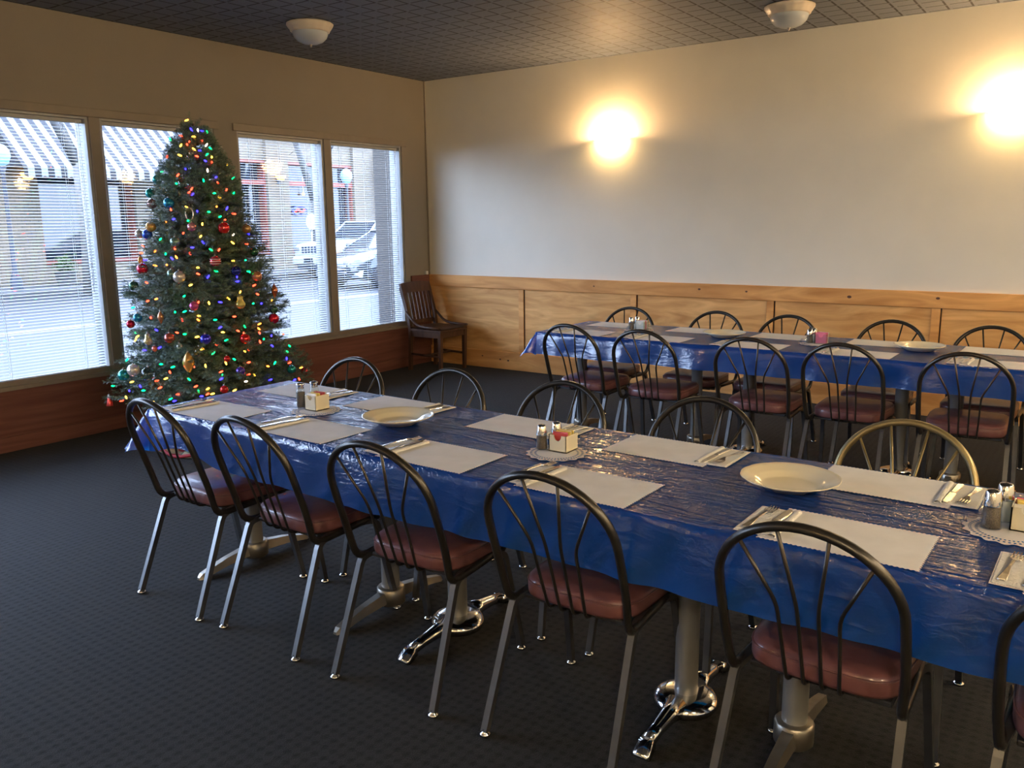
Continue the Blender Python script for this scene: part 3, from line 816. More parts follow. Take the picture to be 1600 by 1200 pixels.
# plates
def plate_mesh():
    wv = lambda a: 1 + 0.012 * abs(math.cos(6 * a)) ** 0.6
    one = lambda a: 1.0
    mb = MB()
    prof = [(0.0005, 0.006), (0.070, 0.006), (0.080, 0.009), (0.092, 0.018), (0.100, 0.022), (0.125, 0.029), (0.134, 0.0335), (0.1355, 0.033), (0.134, 0.030), (0.10, 0.016), (0.078, 0.002), (0.070, 0.0), (0.0005, 0.001)]
    vs = []; n = 96
    for (r, z) in prof:
        for j in range(n):
            a = 2 * PI * j / n; k = wv(a) if r > 0.11 else 1
            vs.append((r * k * math.cos(a), r * k * math.sin(a), z))
    fs = [(i * n + j, i * n + (j + 1) % n, (i + 1) * n + (j + 1) % n, (i + 1) * n + j) for i in range(len(prof) - 1) for j in range(n)]
    mb.add(vs, fs, True); return mb.mesh('plate', M['cream_china'])
PLM = plate_mesh()
for x, y, lb in ((3.845, -4.685, 'cream scalloped-rim plate at the window half of the front table'), (5.318, -4.665, 'large cream scalloped-rim plate nearest the camera on the front table'),
                 (4.015, -1.800, 'cream plate toward the window end of the back table'), (5.160, -1.775, 'cream plate toward the right end of the back table')):
    o = mesh_obj('dinner_plate', PLM); o.location = (x, y, T + 0.0035); tag(o, lb, 'plate', 'cream dinner plates')

# doilies, shakers, packet caddies
def doily_mesh(R):
    mb = MB(); n = 96
    mb.lathe([(0.0005, 0.0008), (R * 0.62, 0.0008)], n, smooth=False)
    rings = [R * 0.62, R * 0.68, R * 0.75, R * 0.82, R * 0.90, R]
    for k in range(5):
        for j in range(n):
            if k in (1, 3) and (j + k) % 2 == 0: continue
            a0, a1 = 2 * PI * j / n, 2 * PI * (j + 1) / n
            q = lambda a, r, o: (r * (1 + (0.05 * math.cos(16 * a) if o else 0)) * math.cos(a), r * (1 + (0.05 * math.cos(16 * a) if o else 0)) * math.sin(a), 0.0008)
            o1, o0 = k == 4, False
            mb.add([q(a0, rings[k], o0), q(a1, rings[k], o0), q(a1, rings[k + 1], o1), q(a0, rings[k + 1], o1)], [(0, 1, 2, 3)])
    return mb.mesh('doily', M['doily'])
DM = doily_mesh(0.098)
def shaker(h, r, fill, tall, loc, label, group):
    t = thing('shaker', label, 'shaker', loc, 0, group)
    if tall:
        body = [(0.0005, 0.0), (r, 0.001), (r, h * 0.60), (r * 0.85, h * 0.72), (r * 0.72, h * 0.78)]
        inner = [(0.0005, 0.003), (r * 0.86, 0.003), (r * 0.86, h * 0.62), (0.0005, h * 0.62)]
        cap = [(r * 0.76, h * 0.76), (r * 0.78, h * 0.80), (r * 0.70, h * 0.86), (r * 0.90, h * 0.92), (r * 0.86, h * 0.97), (0.0005, h)]
    else:
        body = [(0.0005, 0.0), (r, 0.001), (r, h * 0.10), (r * 0.86, h * 0.62)]
        inner = [(0.0005, 0.003), (r * 0.90, 0.003), (r * 0.80, h * 0.54), (0.0005, h * 0.54)]
        cap = [(r * 0.90, h * 0.58), (r * 0.92, h * 0.62), (r * 0.72, h * 0.93), (r * 0.6, h * 0.98), (0.0005, h)]
    MB().lathe(body, 12 if not tall else 20).obj('glass_body', M['clear'], t)
    MB().lathe(inner, 16).obj('contents', M[fill], t)
    MB().lathe(cap, 20).obj('cap', M['chrome'], t)
    return t
def caddy(loc, rz, w_, d_, h_, m, label, packs, gname):
    t = thing('packet_caddy', label, 'caddy', loc, rz, 'sweetener packet caddies')
    th = 0.0035; mb = MB()
    mb.box((-w_, -d_, 0), (w_, d_, th)); mb.box((-w_, -d_, 0), (-w_ + th, d_, h_)); mb.box((w_ - th, -d_, 0), (w_, d_, h_))
    for s in (-1, 1):                        # end walls with a round notch
        y0, y1 = (s * d_, s * (d_ - th))
        top = [(-w_ , h_)]; cx, rr = 0.0, w_ * 0.42
        for k in range(13):
            a = PI + PI * k / 12; top.append((cx + rr * math.cos(a), h_ + (rr * 1.3) * math.sin(a)))
        top.append((w_, h_))
        poly = [(-w_, 0)] + top + [(w_, 0)]
        n = len(poly)
        vs = [(x, y0, z) for x, z in poly] + [(x, y1, z) for x, z in poly]
        fs = []
        for k in range(len(top) - 1):        # fan in strips to keep the notch open
            xa, xb = top[k][0], top[k + 1][0]
            a = k + 1; b = k + 2
            vs2 = [(xa, y0, 0), (xb, y0, 0), (xb, y0, top[k + 1][1]), (xa, y0, top[k][1]), (xa, y1, 0), (xb, y1, 0), (xb, y1, top[k + 1][1]), (xa, y1, top[k][1])]
            mb.add(vs2, [(0, 1, 2, 3), (7, 6, 5, 4), (3, 2, 6, 7)])
    mb.obj('holder', M[m], t)
    c_, s_ = math.cos(rz), math.sin(rz)
    for k, col in enumerate(packs):
        n = len(packs); x = 0.0; y = -d_ + 0.010 + (2 * d_ - 0.02) * (k / max(1, n - 1))
        y += 0.001
        pk = MB().box((-w_ * 0.80, -0.002, 0), (w_ * 0.80, 0.002, h_ * 1.06), 0.0008)
        o = pk.obj('sweetener_packet', M['pk_' + col])
        o.location = (loc[0] + c_ * x - s_ * y, loc[1] + s_ * x + c_ * y, loc[2] + th + 0.0005)
        o.rotation_euler = (random.uniform(-0.07, 0.07), random.uniform(-0.08, 0.08), rz)
        tag(o, col + ' packet in the ' + gname, 'sugar packet', col + ' packets in the ' + gname)
    return t
def station(x, y, slope, lab, tall, h, r, cfg, rz=0.0, m='cream_ceramic', dz=(0, 0), dsc='cream'):
    yy = y + slope(x)
    o = mesh_obj('doily', DM); o.location = (x, yy, T + 0.0032); tag(o, 'round white lace doily under the condiments ' + lab, 'doily', 'lace doilies')
    z = T + 0.0045
    for (dx, dy, fill) in cfg['sh']:
        kind = 'pepper' if fill == 'pepper' else 'salt'
        shaker(h, r, fill, tall, (x + dx, yy + dy, z), ('tall glass ' if tall else 'chrome-topped glass ') + kind + ' shaker ' + lab, 'salt and pepper shakers')
    dx, dy = cfg['cd']
    caddy((x + dx, yy + dy, z), rz, *cfg['sz'], m, dsc + ' packet caddy on the doily ' + lab, cfg['pk'], dsc + ' caddy ' + lab)
station(3.415, -4.700, AY, 'at the window end of the front table', True, 0.105, 0.0195, dict(sh=[(-0.092, 0.004, 'pepper'), (-0.070, 0.058, 'salt')], cd=(-0.012, 0.018), sz=(0.033, 0.036, 0.062), pk=['white', 'yellow', 'yellow', 'red', 'red', 'white']), rz=0.0)
station(4.575, -4.690, AY, 'in the middle of the front table', False, 0.084, 0.0205, dict(sh=[(-0.066, 0.012, 'pepper'), (-0.046, 0.072, 'salt')], cd=(0.000, 0.040), sz=(0.034, 0.036, 0.056), pk=['red', 'pink', 'yellow', 'yellow', 'white', 'yellow']), rz=0.0)
station(5.862, -4.672, AY, 'at the right edge of the front table', False, 0.098, 0.0235, dict(sh=[(-0.040, 0.002, 'pepper'), (-0.020, 0.075, 'salt')], cd=(0.035, 0.045), sz=(0.036, 0.038, 0.058), pk=['white', 'yellow', 'yellow', 'pink']), rz=0.0)
station(3.390, -1.765, BY, 'at the window end of the back table', False, 0.085, 0.021, dict(sh=[(-0.062, 0.012, 'pepper'), (-0.045, 0.070, 'salt')], cd=(0.010, 0.030), sz=(0.036, 0.036, 0.056), pk=['white', 'white', 'pink', 'white']), rz=0.0, m='clear', dsc='clear')
station(4.600, -1.800, BY, 'in the middle of the back table', False, 0.085, 0.021, dict(sh=[(-0.045, 0.012, 'pepper'), (-0.035, 0.068, 'salt')], cd=(0.025, 0.022), sz=(0.038, 0.032, 0.060), pk=['pink', 'pink', 'pink', 'white']), rz=0.0, m='clear', dsc='clear')

# ------------------------------------------------------------------ dark wooden chair in the corner
wc = thing('wooden_chair', 'dark slatted wooden chair standing empty in the corner by the window', 'chair', (0.40, -0.36, 0), 0)
DW = M['darkwood']
st_ = MB()
vs = []; nx, ny = 10, 10
for i in range(nx + 1):
    for j in range(ny + 1):
        u, v = i / nx * 2 - 1, j / ny * 2 - 1
        vs.append((u * 0.215, v * (0.225 + 0.01 * u), 0.446 - 0.010 * (1 - u * u) * (1 - v * v)))
n_ = len(vs); 
fs = [(i * 11 + j, (i + 1) * 11 + j, (i + 1) * 11 + j + 1, i * 11 + j + 1) for i in range(10) for j in range(10)]
st_.add(vs, fs, True); st_.box((-0.215, -0.215, 0.408), (0.215, 0.215, 0.434), 0.004)
st_.obj('seat', DW, wc)
for s in (-1, 1):
    st2 = MB(); st2.tube(rbend([(-0.215, s * 0.20, 0.0), (-0.195, s * 0.20, 0.42), (-0.225, s * 0.205, 0.60), (-0.300, s * 0.21, 0.845)], 0.08, 4), 0.024, 4, flat=(0, 1, 0)); st2.obj('leg', DW, wc)
    MB().tube([(0.185, s * 0.19, 0.0), (0.190, s * 0.195, 0.42)], [0.021, 0.028], 4, flat=(0, 1, 0)).obj('leg', DW, wc)
for (y0, y1) in ((-0.20, 0.20),):
    B((0.18, y0, 0.350), (0.20, y1, 0.41), 0.003).obj('apron', DW, wc)
    B((-0.21, y0, 0.350), (-0.19, y1, 0.41), 0.003).obj('apron', DW, wc)
for s in (-1, 1): B((-0.19, s * 0.195 - 0.01, 0.350), (0.19, s * 0.195 + 0.01, 0.41), 0.003).obj('apron', DW, wc)
tp = MB(); vs = []
for k in range(11):
    t = k / 10; y = -0.225 + 0.45 * t; bow = -0.02 * (1 - (2 * t - 1) ** 2)
    zt = 0.895 - 0.012 * (2 * t - 1) ** 2
    for (x, z) in ((-0.288 + bow, 0.79), (-0.262 + bow, 0.79), (-0.292 + bow, zt), (-0.318 + bow, zt)): vs.append((x, y, z))
fs = [(0, 3, 2, 1), tuple(40 + j for j in range(4))]
for k in range(10):
    for j in range(4): fs.append((k * 4 + j, k * 4 + (j + 1) % 4, k * 4 + 4 + (j + 1) % 4, k * 4 + 4 + j))
tp.add(vs, fs); tp.obj('top_rail', DW, wc)
B((-0.245, -0.19, 0.47), (-0.222, 0.19, 0.51), 0.003).obj('lower_rail', DW, wc)
for k in range(7):
    y = -0.165 + 0.055 * k
    MB().tube([(-0.232, y, 0.50), (-0.262, y, 0.66), (-0.292, y, 0.80)], 0.013, 4, squash=0.55, flat=(0, 1, 0)).obj('back_slat', DW, wc)
for s in (-1, 1):
    MB().tube([(0.188, s * 0.19, 0.16), (-0.205, s * 0.20, 0.17)], 0.012, 6).obj('stretcher', DW, wc)
    MB().tube(rbend([(0.205, s * 0.225, 0.452), (0.02, s * 0.225, 0.455), (-0.10, s * 0.225, 0.475), (-0.235, s * 0.222, 0.60)], 0.07, 4), 0.014, 6).obj('hip_rail', DW, wc)
MB().tube([(0.0, -0.19, 0.165), (0.0, 0.19, 0.165)], 0.012, 6).obj('stretcher', DW, wc)

# positions of the ornaments and lights on the tree (metres)
ORN=[
  ('ball','teal',0.626,-3.539,1.806,0.032),
  ('ball','teal',0.598,-3.583,1.714,0.032),
  ('ball','rose_brown',0.6,-3.576,1.645,0.034),
  ('ball','cyan_blue',0.842,-3.607,1.644,0.036),
  ('ball','gold',0.699,-3.663,1.491,0.035),
  ('ball','cobalt',0.669,-3.675,1.441,0.034),
  ('ball','pearl',0.551,-3.661,1.443,0.03),
  ('ball','clear',0.908,-3.53,1.77,0.038),
  ('ball','clear',0.898,-3.449,1.948,0.03),
  ('ring','champagne',0.979,-3.551,1.572,0.036),
  ('ball','rose',1.009,-3.563,1.487,0.03),
  ('ball','scarlet',1.108,-3.389,1.477,0.04),
  ('ball','bronze',1.092,-3.192,1.469,0.033),
  ('ball','dark_green',1.147,-3.184,1.313,0.031),
  ('ball','sage',0.945,-3.653,1.391,0.033),
  ('ball','striped_red',1.146,-3.501,1.261,0.037),
  ('ball','crimson',0.716,-3.763,1.215,0.038),
  ('finial','gold',0.656,-3.733,1.268,0.02),
  ('ball','navy',1.207,-3.389,1.193,0.036),
  ('ball','champagne_dark',0.893,-3.438,1.972,0.02),
  ('ball','sage',0.977,-3.72,1.186,0.03),
  ('ball','silver',1.022,-3.696,1.167,0.041),
  ('ball','copper',1.217,-3.23,1.15,0.036),
  ('finial','rust',1.176,-3.055,1.036,0.024),
  ('pear','yellow_gold',1.256,-3.41,0.977,0.035),
  ('ball','magenta',1.119,-3.67,0.979,0.031),
  ('ball','dark_green',0.627,-3.783,1.101,0.033),
  ('finial','copper',0.939,-3.802,0.909,0.02),
  ('ball','brick_red',1.012,-3.799,0.774,0.034),
  ('ball','royal_blue',1.189,-3.652,0.762,0.037),
  ('ball','scarlet',1.294,-3.422,0.744,0.035),
  ('ball','crimson',1.254,-3.139,0.85,0.036),
  ('ball','dark_green',1.236,-3.12,0.912,0.03),
  ('ball','crimson',0.624,-3.83,0.847,0.028),
  ('pear','pale_gold',0.856,-3.856,0.752,0.03),
  ('ball','coral',0.918,-3.851,0.704,0.02),
  ('ball','pearl',1.072,-3.77,0.722,0.02),
  ('cone','gold',1.139,-3.759,0.625,0.037),
  ('ball','scarlet',1.285,-3.569,0.628,0.022),
  ('ball','violet',1.339,-3.511,0.542,0.031),
  ('ball','teal',1.342,-3.085,0.489,0.032),
  ('ball','crimson',1.199,-2.843,0.427,0.031),
  ('ball','pearl',0.763,-3.923,0.558,0.042),
  ('ball','clear',0.911,-3.909,0.544,0.048),
  ('ball','teal',0.65,-3.93,0.513,0.038),
  ('bell','santa_red',0.518,-3.974,0.33,0.03),
  ('ball','scarlet',1.322,-3.635,0.437,0.027),
  ('ball','cyan_blue',0.727,-3.837,0.896,0.03),
  ('ball','clear',1.175,-3.697,0.684,0.036),
]
BULBS="""Y0.761,-3.363,2.200 B0.822,-3.376,2.133 W0.845,-3.342,2.130 B0.847,-3.311,2.127 G0.826,-3.258,2.126 Y0.853,-3.386,2.085 R0.775,-3.429,2.092 R0.847,-3.417,2.050 R0.886,-3.342,2.059 R0.844,-3.433,2.030 Y0.804,-3.455,2.025 G0.682,-3.450,2.073 W0.900,-3.325,2.030 G0.910,-3.301,2.010 B0.904,-3.383,1.992 Y0.884,-3.413,2.000 R0.910,-3.412,1.952 R0.665,-3.473,1.959 Y0.938,-3.316,1.950 G0.928,-3.346,1.966 Y0.823,-3.481,1.959 B0.944,-3.374,1.923 Y0.884,-3.163,1.908 R0.955,-3.331,1.915 B0.887,-3.491,1.868 G0.643,-3.509,1.857 R0.850,-3.528,1.826 W0.969,-3.379,1.858 G0.975,-3.421,1.791 B0.992,-3.331,1.816 G0.906,-3.132,1.819 R1.001,-3.329,1.778 G0.854,-3.546,1.771 R0.944,-3.496,1.735 R0.936,-3.513,1.712 B0.955,-3.499,1.701 G1.017,-3.376,1.708 Y1.029,-3.346,1.682 R1.014,-3.275,1.732 G0.994,-3.200,1.713 Y0.945,-3.544,1.615 R0.850,-3.601,1.601 B0.997,-3.504,1.589 G1.036,-3.441,1.584 B1.053,-3.310,1.607 R1.061,-3.265,1.571 G1.066,-3.379,1.552 R1.076,-3.352,1.529 Y1.034,-3.499,1.504 O0.837,-3.633,1.519 B0.886,-3.610,1.539 G0.972,-3.561,1.527 R0.965,-3.600,1.447 Y1.045,-3.526,1.425 B1.061,-3.525,1.386 W1.111,-3.318,1.432 B1.076,-3.167,1.436 G0.816,-3.675,1.409 R0.940,-3.655,1.346 B1.026,-3.583,1.353 G1.098,-3.495,1.338 R1.122,-3.448,1.334 R1.024,-3.603,1.316 O0.786,-3.703,1.332 G0.884,-3.691,1.313 Y1.126,-3.340,1.379 R0.549,-3.660,1.314 R0.557,-3.645,1.361 B0.677,-3.715,1.272 O0.960,-3.663,1.292 B0.935,-3.680,1.284 Y1.165,-3.374,1.259 G1.165,-3.274,1.259 Y1.080,-3.591,1.223 R1.090,-3.601,1.183 G1.148,-3.504,1.196 G1.189,-3.275,1.184 O0.814,-3.731,1.238 O0.907,-3.704,1.243 O1.044,-3.384,1.619 R1.120,-3.222,1.366 B1.132,-3.556,1.162 B1.198,-3.378,1.156 B1.207,-3.384,1.123 G1.189,-3.269,1.182 R0.767,-3.773,1.126 Y1.071,-3.650,1.112 R1.012,-3.693,1.131 Y1.221,-3.379,1.050 R1.215,-3.257,1.088 R1.224,-3.240,1.027 O0.871,-3.779,1.023 R0.793,-3.793,1.007 G1.047,-3.689,1.041 Y1.158,-3.583,0.992 R1.117,-3.634,1.000 B1.193,-3.520,0.994 Y1.210,-3.466,1.015 G1.240,-3.293,0.968 Y1.179,-3.085,0.970 B1.229,-3.217,0.961 G0.556,-3.760,0.949 G1.006,-3.738,0.939 R0.833,-3.807,0.899 Y1.126,-3.642,0.911 G1.188,-3.566,0.881 O1.127,-3.652,0.885 R1.236,-3.450,0.894 G1.260,-3.391,0.821 R1.052,-3.721,0.885 B0.889,-3.810,0.820 B1.209,-3.547,0.830 Y1.220,-3.538,0.797 R1.254,-3.443,0.798 O1.270,-3.284,0.795 O1.261,-3.269,0.827 R1.274,-3.284,0.767 Y0.669,-3.833,0.742 Y0.699,-3.833,0.768 G1.072,-3.724,0.796 R1.029,-3.751,0.806 Y1.132,-3.674,0.776 G0.660,-3.822,0.789 G1.236,-3.527,0.744 R1.212,-3.586,0.719 R1.286,-3.295,0.707 B1.262,-3.176,0.734 B1.285,-3.194,0.667 G1.278,-3.256,0.721 B0.927,-3.821,0.708 G1.168,-2.944,0.626 Y1.292,-3.430,0.661 R1.293,-3.400,0.666 Y1.159,-3.669,0.691 G1.210,-3.616,0.667 R1.177,-3.002,0.721 G1.240,-3.027,0.600 B1.277,-3.068,0.559 G0.960,-3.842,0.603 R1.147,-3.728,0.587 Y1.198,-3.675,0.588 R1.030,-3.829,0.554 Y1.264,-3.565,0.596 G1.281,-3.510,0.616 R1.317,-3.422,0.586 R1.275,-3.041,0.525 Y1.141,-2.824,0.445 O1.340,-3.285,0.541 G1.327,-3.214,0.554 R1.264,-3.606,0.545 G1.270,-3.605,0.524 B1.273,-3.615,0.500 R1.335,-3.446,0.508 Y1.346,-3.406,0.500 W1.342,-3.475,0.466 B1.368,-3.294,0.451 R0.956,-3.880,0.498 Y1.014,-3.851,0.514 G1.145,-3.769,0.508 B0.829,-3.925,0.455 B0.716,-3.939,0.415 B0.633,-3.905,0.484 Y0.728,-3.921,0.474 G0.409,-3.875,0.406 R0.988,-3.882,0.455 G0.862,-3.925,0.430 R1.183,-3.749,0.462 Y1.237,-3.698,0.443 G1.202,-3.745,0.429 R1.243,-3.707,0.410 Y1.264,-3.684,0.410 B1.223,-3.740,0.398 R1.104,-3.833,0.415 Y1.330,-3.561,0.419 B1.320,-3.045,0.406 R1.280,-2.969,0.395 G1.070,-3.866,0.387 B1.095,-3.855,0.374 Y0.690,-3.951,0.369 R0.536,-3.896,0.319 R0.895,-3.939,0.371 Y0.957,-3.926,0.364 B0.801,-3.854,0.685 G0.573,-3.850,0.601 G1.058,-3.701,0.942 R1.264,-3.407,0.776 G1.040,-3.810,0.587"""

# ------------------------------------------------------------------ christmas tree
TX, TY = 0.76, -3.32
RZ = [(.26, .50), (.30, .60), (.36, .645), (.72, .53), (1.12, .46), (1.57, .31), (1.88, .215), (2.08, .12), (2.24, .02)]
def crown(z):
    return float(np.interp(z, [a for a, b in RZ], [b for a, b in RZ]))
def fir_material():
    m, n, b = new_mat('fir_needles')
    N, L = n.nodes, n.links
    g = N.new('ShaderNodeNewGeometry')
    rp = N.new('ShaderNodeValToRGB'); e = rp.color_ramp.elements
    e[0].position = 0.0; e[0].color = (0.025, 0.052, 0.034, 1); e[1].position = 1.0; e[1].color = (0.16, 0.23, 0.16, 1)
    k = e.new(0.6); k.color = (0.080, 0.135, 0.085, 1)
    L.new(g.outputs['Random Per Island'], rp.inputs[0]); L.new(rp.outputs[0], b.inputs['Base Color'])
    b.inputs['Roughness'].default_value = 0.55
    return m
M['needles'] = fir_material()
tree = thing('christmas_tree', 'artificial green fir christmas tree standing in front of the windows', 'christmas tree', (TX, TY, 0))
MB().tube([(0, 0, 0.02), (0, 0, 1.2), (0, 0, 2.18)], [0.022, 0.018, 0.006], 8).obj('trunk', M['trunk'], tree)
sd = MB()
for k in range(4):
    a = k * PI / 2 + 0.4; sd.tube([(0, 0, 0.14), (0.12 * math.cos(a), 0.12 * math.sin(a), 0.08), (0.26 * math.cos(a), 0.26 * math.sin(a), 0.01)], 0.010, 6)
sd.obj('stand', M['underframe'], tree)
rng = np.random.default_rng(11)
segs = []   # (p0, p1, needle density weight)
def twig(p0, p1): segs.append((p0, p1))
wood_tw = MB()
z = 0.30; tier = 0
while z < 2.16:
    R = crown(z); nb = max(5, int(8 + 16 * R))
    for k in range(nb):
        a = 2 * PI * (k + 0.5 * (tier % 2) + rng.uniform(-.25, .25)) / nb
        zz = z + rng.uniform(-.03, .03); L_ = crown(zz + 0.02) * rng.uniform(0.80, 1.14)
        up = 0.10 + 0.5 * (zz / 2.3) ** 2
        d = np.array([math.cos(a), math.sin(a), 0.0]); side = np.array([-math.sin(a), math.cos(a), 0.0])
        z0 = zz - up * L_ * 0.5
        P = lambda t: np.array([0, 0, z0]) + d * L_ * t + np.array([0, 0, up * L_ * t * (1.1 - 0.35 * t) - 0.05 * t * t * L_])
        wood_tw.tube([P(0), P(.5), P(.95)], [0.005, 0.004, 0.002], 4)
        n = 5
        for i in range(n): twig(P(0.3 + 0.7 * i / n), P(0.3 + 0.7 * (i + 1) / n + 0.02))
        m = max(3, int(4 + L_ * 12))
        for i in range(m):
            t = 0.22 + 0.75 * i / m; q = P(t)
            for s in (-1, 1):
                l = min(0.20, (0.06 + 0.22 * (1 - t) * L_ / 0.6 + 0.05)) * rng.uniform(.75, 1.15)
                dd = d * rng.uniform(.55, .8) + side * s * rng.uniform(.5, .8) + np.array([0, 0, rng.uniform(-.10, .42)])
                dd /= np.linalg.norm(dd)
                e_ = q + dd * l
                rr = math.hypot(e_[0], e_[1]); lim = crown(max(.26, min(2.24, e_[2]))) * 1.14 + 0.01
                if rr > lim: e_[0] *= lim / rr; e_[1] *= lim / rr
                twig(q, e_)
    z += 0.060 + 0.012 * R; tier += 1
for k in range(5):
    a = k * 1.3; twig(np.array([0, 0, 2.08]), np.array([0.035 * math.cos(a), 0.035 * math.sin(a), 2.20])); 
twig(np.array([0, 0, 2.12]), np.array([-0.02, -0.01, 2.25])); twig(np.array([0, 0, 2.08]), np.array([0.05, 0.03, 2.215]))
V = []; 
for (p0, p1) in segs:
    v = p1 - p0; L_ = np.linalg.norm(v)
    if L_ < 1e-4: continue
    t = v / L_; n = int(L_ / 0.0019) + 6
    u = rng.uniform(0, 1, n); base = p0 + np.outer(u, v)
    h = np.array([0, 0, 1.0]) if abs(t[2]) < .9 else np.array([1.0, 0, 0])
    e1 = np.cross(t, h); e1 /= np.linalg.norm(e1); e2 = np.cross(t, e1)
    ph = rng.uniform(0, 2 * PI, n)
    rad = np.outer(np.cos(ph), e1) + np.outer(np.sin(ph), e2)
    dr = rad * 0.80 + t * 0.60; ln = rng.uniform(.018, .027, n)[:, None]
    tip = base + dr * ln
    tan = -np.outer(np.sin(ph), e1) + np.outer(np.cos(ph), e2)
    wd = tan * 0.0016
    mid = base + dr * ln * 0.55
    V.append(np.stack([base, mid + wd, tip, mid - wd], 1).reshape(-1, 3))
V = np.concatenate(V); nq = len(V) // 4
me = bpy.data.meshes.new('needles')
me.vertices.add(len(V)); me.vertices.foreach_set('co', V.astype(np.float32).ravel())
me.loops.add(nq * 4); me.loops.foreach_set('vertex_index', np.arange(nq * 4, dtype=np.int32))
me.polygons.add(nq); me.polygons.foreach_set('loop_start', np.arange(0, nq * 4, 4, dtype=np.int32)); me.polygons.foreach_set('loop_total', np.full(nq, 4, np.int32))
me.update(); me.materials.append(M['needles'])
mesh_obj('needles', me, tree)
wood_tw.obj('branches', M['trunk'], tree)

# tree skirt, bunched patchwork cloth on the carpet
m, n, b = new_mat('patchwork_cloth')
N, L = n.nodes, n.links
tc = N.new('ShaderNodeTexCoord'); vo = N.new('ShaderNodeTexVoronoi'); vo.inputs['Scale'].default_value = 14; vo.distance = 'CHEBYCHEV'
L.new(tc.outputs['Object'], vo.inputs['Vector'])
sx_ = N.new('ShaderNodeSeparateColor'); L.new(vo.outputs['Color'], sx_.inputs[0])
rp = N.new('ShaderNodeValToRGB'); rp.color_ramp.interpolation = 'CONSTANT'; e = rp.color_ramp.elements
e[0].color = (0.30, 0.24, 0.15, 1); e[1].position = 0.3; e[1].color = (0.28, 0.025, 0.03, 1)
for p_, c_ in ((0.5, (0.10, 0.09, 0.07, 1)), (0.65, (0.36, 0.30, 0.20, 1)), (0.85, (0.03, 0.09, 0.05, 1))):
    q = e.new(p_); q.color = c_
L.new(sx_.outputs[0], rp.inputs[0]); L.new(rp.outputs[0], b.inputs['Base Color']); b.inputs['Roughness'].default_value = 0.9
M['patch'] = m
M['trimred'] = mat('red_ribbon_trim', (0.35, 0.02, 0.03, 1), rough=0.6)
mb = MB(); nr, na = 14, 90; vs = []
for i in range(nr + 1):
    for j in range(na):
        a = 2 * PI * j / na; r = 0.06 + (0.46 * (1 + 0.05 * math.sin(5 * a + 1))) * i / nr
        fold = 0.5 + 0.5 * math.sin(11 * a + 0.8 * math.sin(3 * a)); env = i / nr
        zz = 0.006 + 0.085 * fold * env * (0.4 + 0.6 * math.sin(min(1, env * 1.2) * PI / 2)) * (1 if i < nr else 0.0) + 0.02 * (1 - env)
        vs.append((r * math.cos(a), r * math.sin(a), zz))
fs = [(i * na + j, (i + 1) * na + j, (i + 1) * na + (j + 1) % na, i * na + (j + 1) % na) for i in range(nr) for j in range(na)]
mb.add(vs, fs, True)
sk = thing('tree_skirt', 'patchwork tree skirt with red trim bunched on the carpet under the christmas tree', 'tree skirt', (TX + 0.20, TY - 0.06, 0))
mb.obj('skirt_cloth', M['patch'], sk)
rb = MB(); rb.tube([(vs[nr * na + j][0], vs[nr * na + j][1], 0.010 + 0.018 * (0.5 + 0.5 * math.sin(11 * 2 * PI * j / na))) for j in range(na)], 0.011, 6, closed=True)
rb.obj('trim_ribbon', M['trimred'], sk)

# string lights
GL = {'R': ('red', (1.0, 0.04, 0.015, 1), 8), 'G': ('green', (0.0, 0.75, 0.16, 1), 5), 'B': ('blue', (0.02, 0.015, 1.0, 1), 9), 'Y': ('amber', (1.0, 0.45, 0.04, 1), 7), 'O': ('orange', (1.0, 0.18, 0.02, 1), 7), 'W': ('white', (1.0, 0.75, 0.6, 1), 5)}
for k, (nm, c, s) in GL.items(): M['glow' + k] = emitter(nm + '_light_glow', c, s, 'NONE')
pts = []
for t in BULBS.split():
    c = t[0]; x, y, z = map(float, t[1:].split(',')); pts.append((c, Vector((x, y, z))))
sl_ = thing('string_lights', 'string of small multicoloured lights lit all over the christmas tree', 'string lights', (TX, TY, 0))
def bulb_mesh(k):
    mb = MB(); mb.lathe([(0.0004, 0.016), (0.0038, 0.012), (0.0060, 0.004), (0.0055, -0.006), (0.0030, -0.012), (0.0004, -0.013)], 8)
    return mb.mesh('bulb_' + GL[k][0], M['glow' + k])
BMS = {k: bulb_mesh(k) for k in GL}
for i, (c, p_) in enumerate(pts[:100]):
    o = mesh_obj('light_bulb', BMS[c], sl_, GL[c][0] + ' bulb')
    o.location = p_ - Vector((TX, TY, 0)); o.rotation_euler = (random.uniform(0.3, 2.6), random.uniform(0, 1.2), random.uniform(0, 6))
rest = MB(); mats = {k: i for i, k in enumerate(GL)}; mi = []
for (c, p_) in pts[100:]:
    s = len(rest.v); nf = len(rest.f)
    rest.lathe([(0.0004, 0.016), (0.0038, 0.012), (0.0060, 0.004), (0.0055, -0.006), (0.0030, -0.012), (0.0004, -0.013)], 8)
    rest.xf(Matrix.Translation(p_ - Vector((TX, TY, 0))) @ Euler((random.uniform(.3, 2.6), random.uniform(0, 1.2), 0)).to_matrix().to_4x4(), s)
    mi += [mats[c]] * (len(rest.f) - nf)
ro = rest.obj('lower_light_bulbs', None, sl_, 'stuff', 'remaining small coloured bulbs')
for k in GL: ro.data.materials.append(M['glow' + k])
ro.data.polygons.foreach_set('material_index', mi)
wr = MB(); wp = []
for k in range(420):
    t = k / 419; z = 0.36 + 1.78 * t; a = t * 2 * PI * 13; r = crown(z) * (0.90 + 0.05 * math.sin(a * 3.7))
    wp.append((r * math.cos(a), r * math.sin(a), z + 0.012 * math.sin(a * 5)))
wr.tube(wp, 0.0016, 4); M['wire'] = mat('dark_green_wire', (0.02, 0.05, 0.03, 1)); wr.obj('wire', M['wire'], sl_)

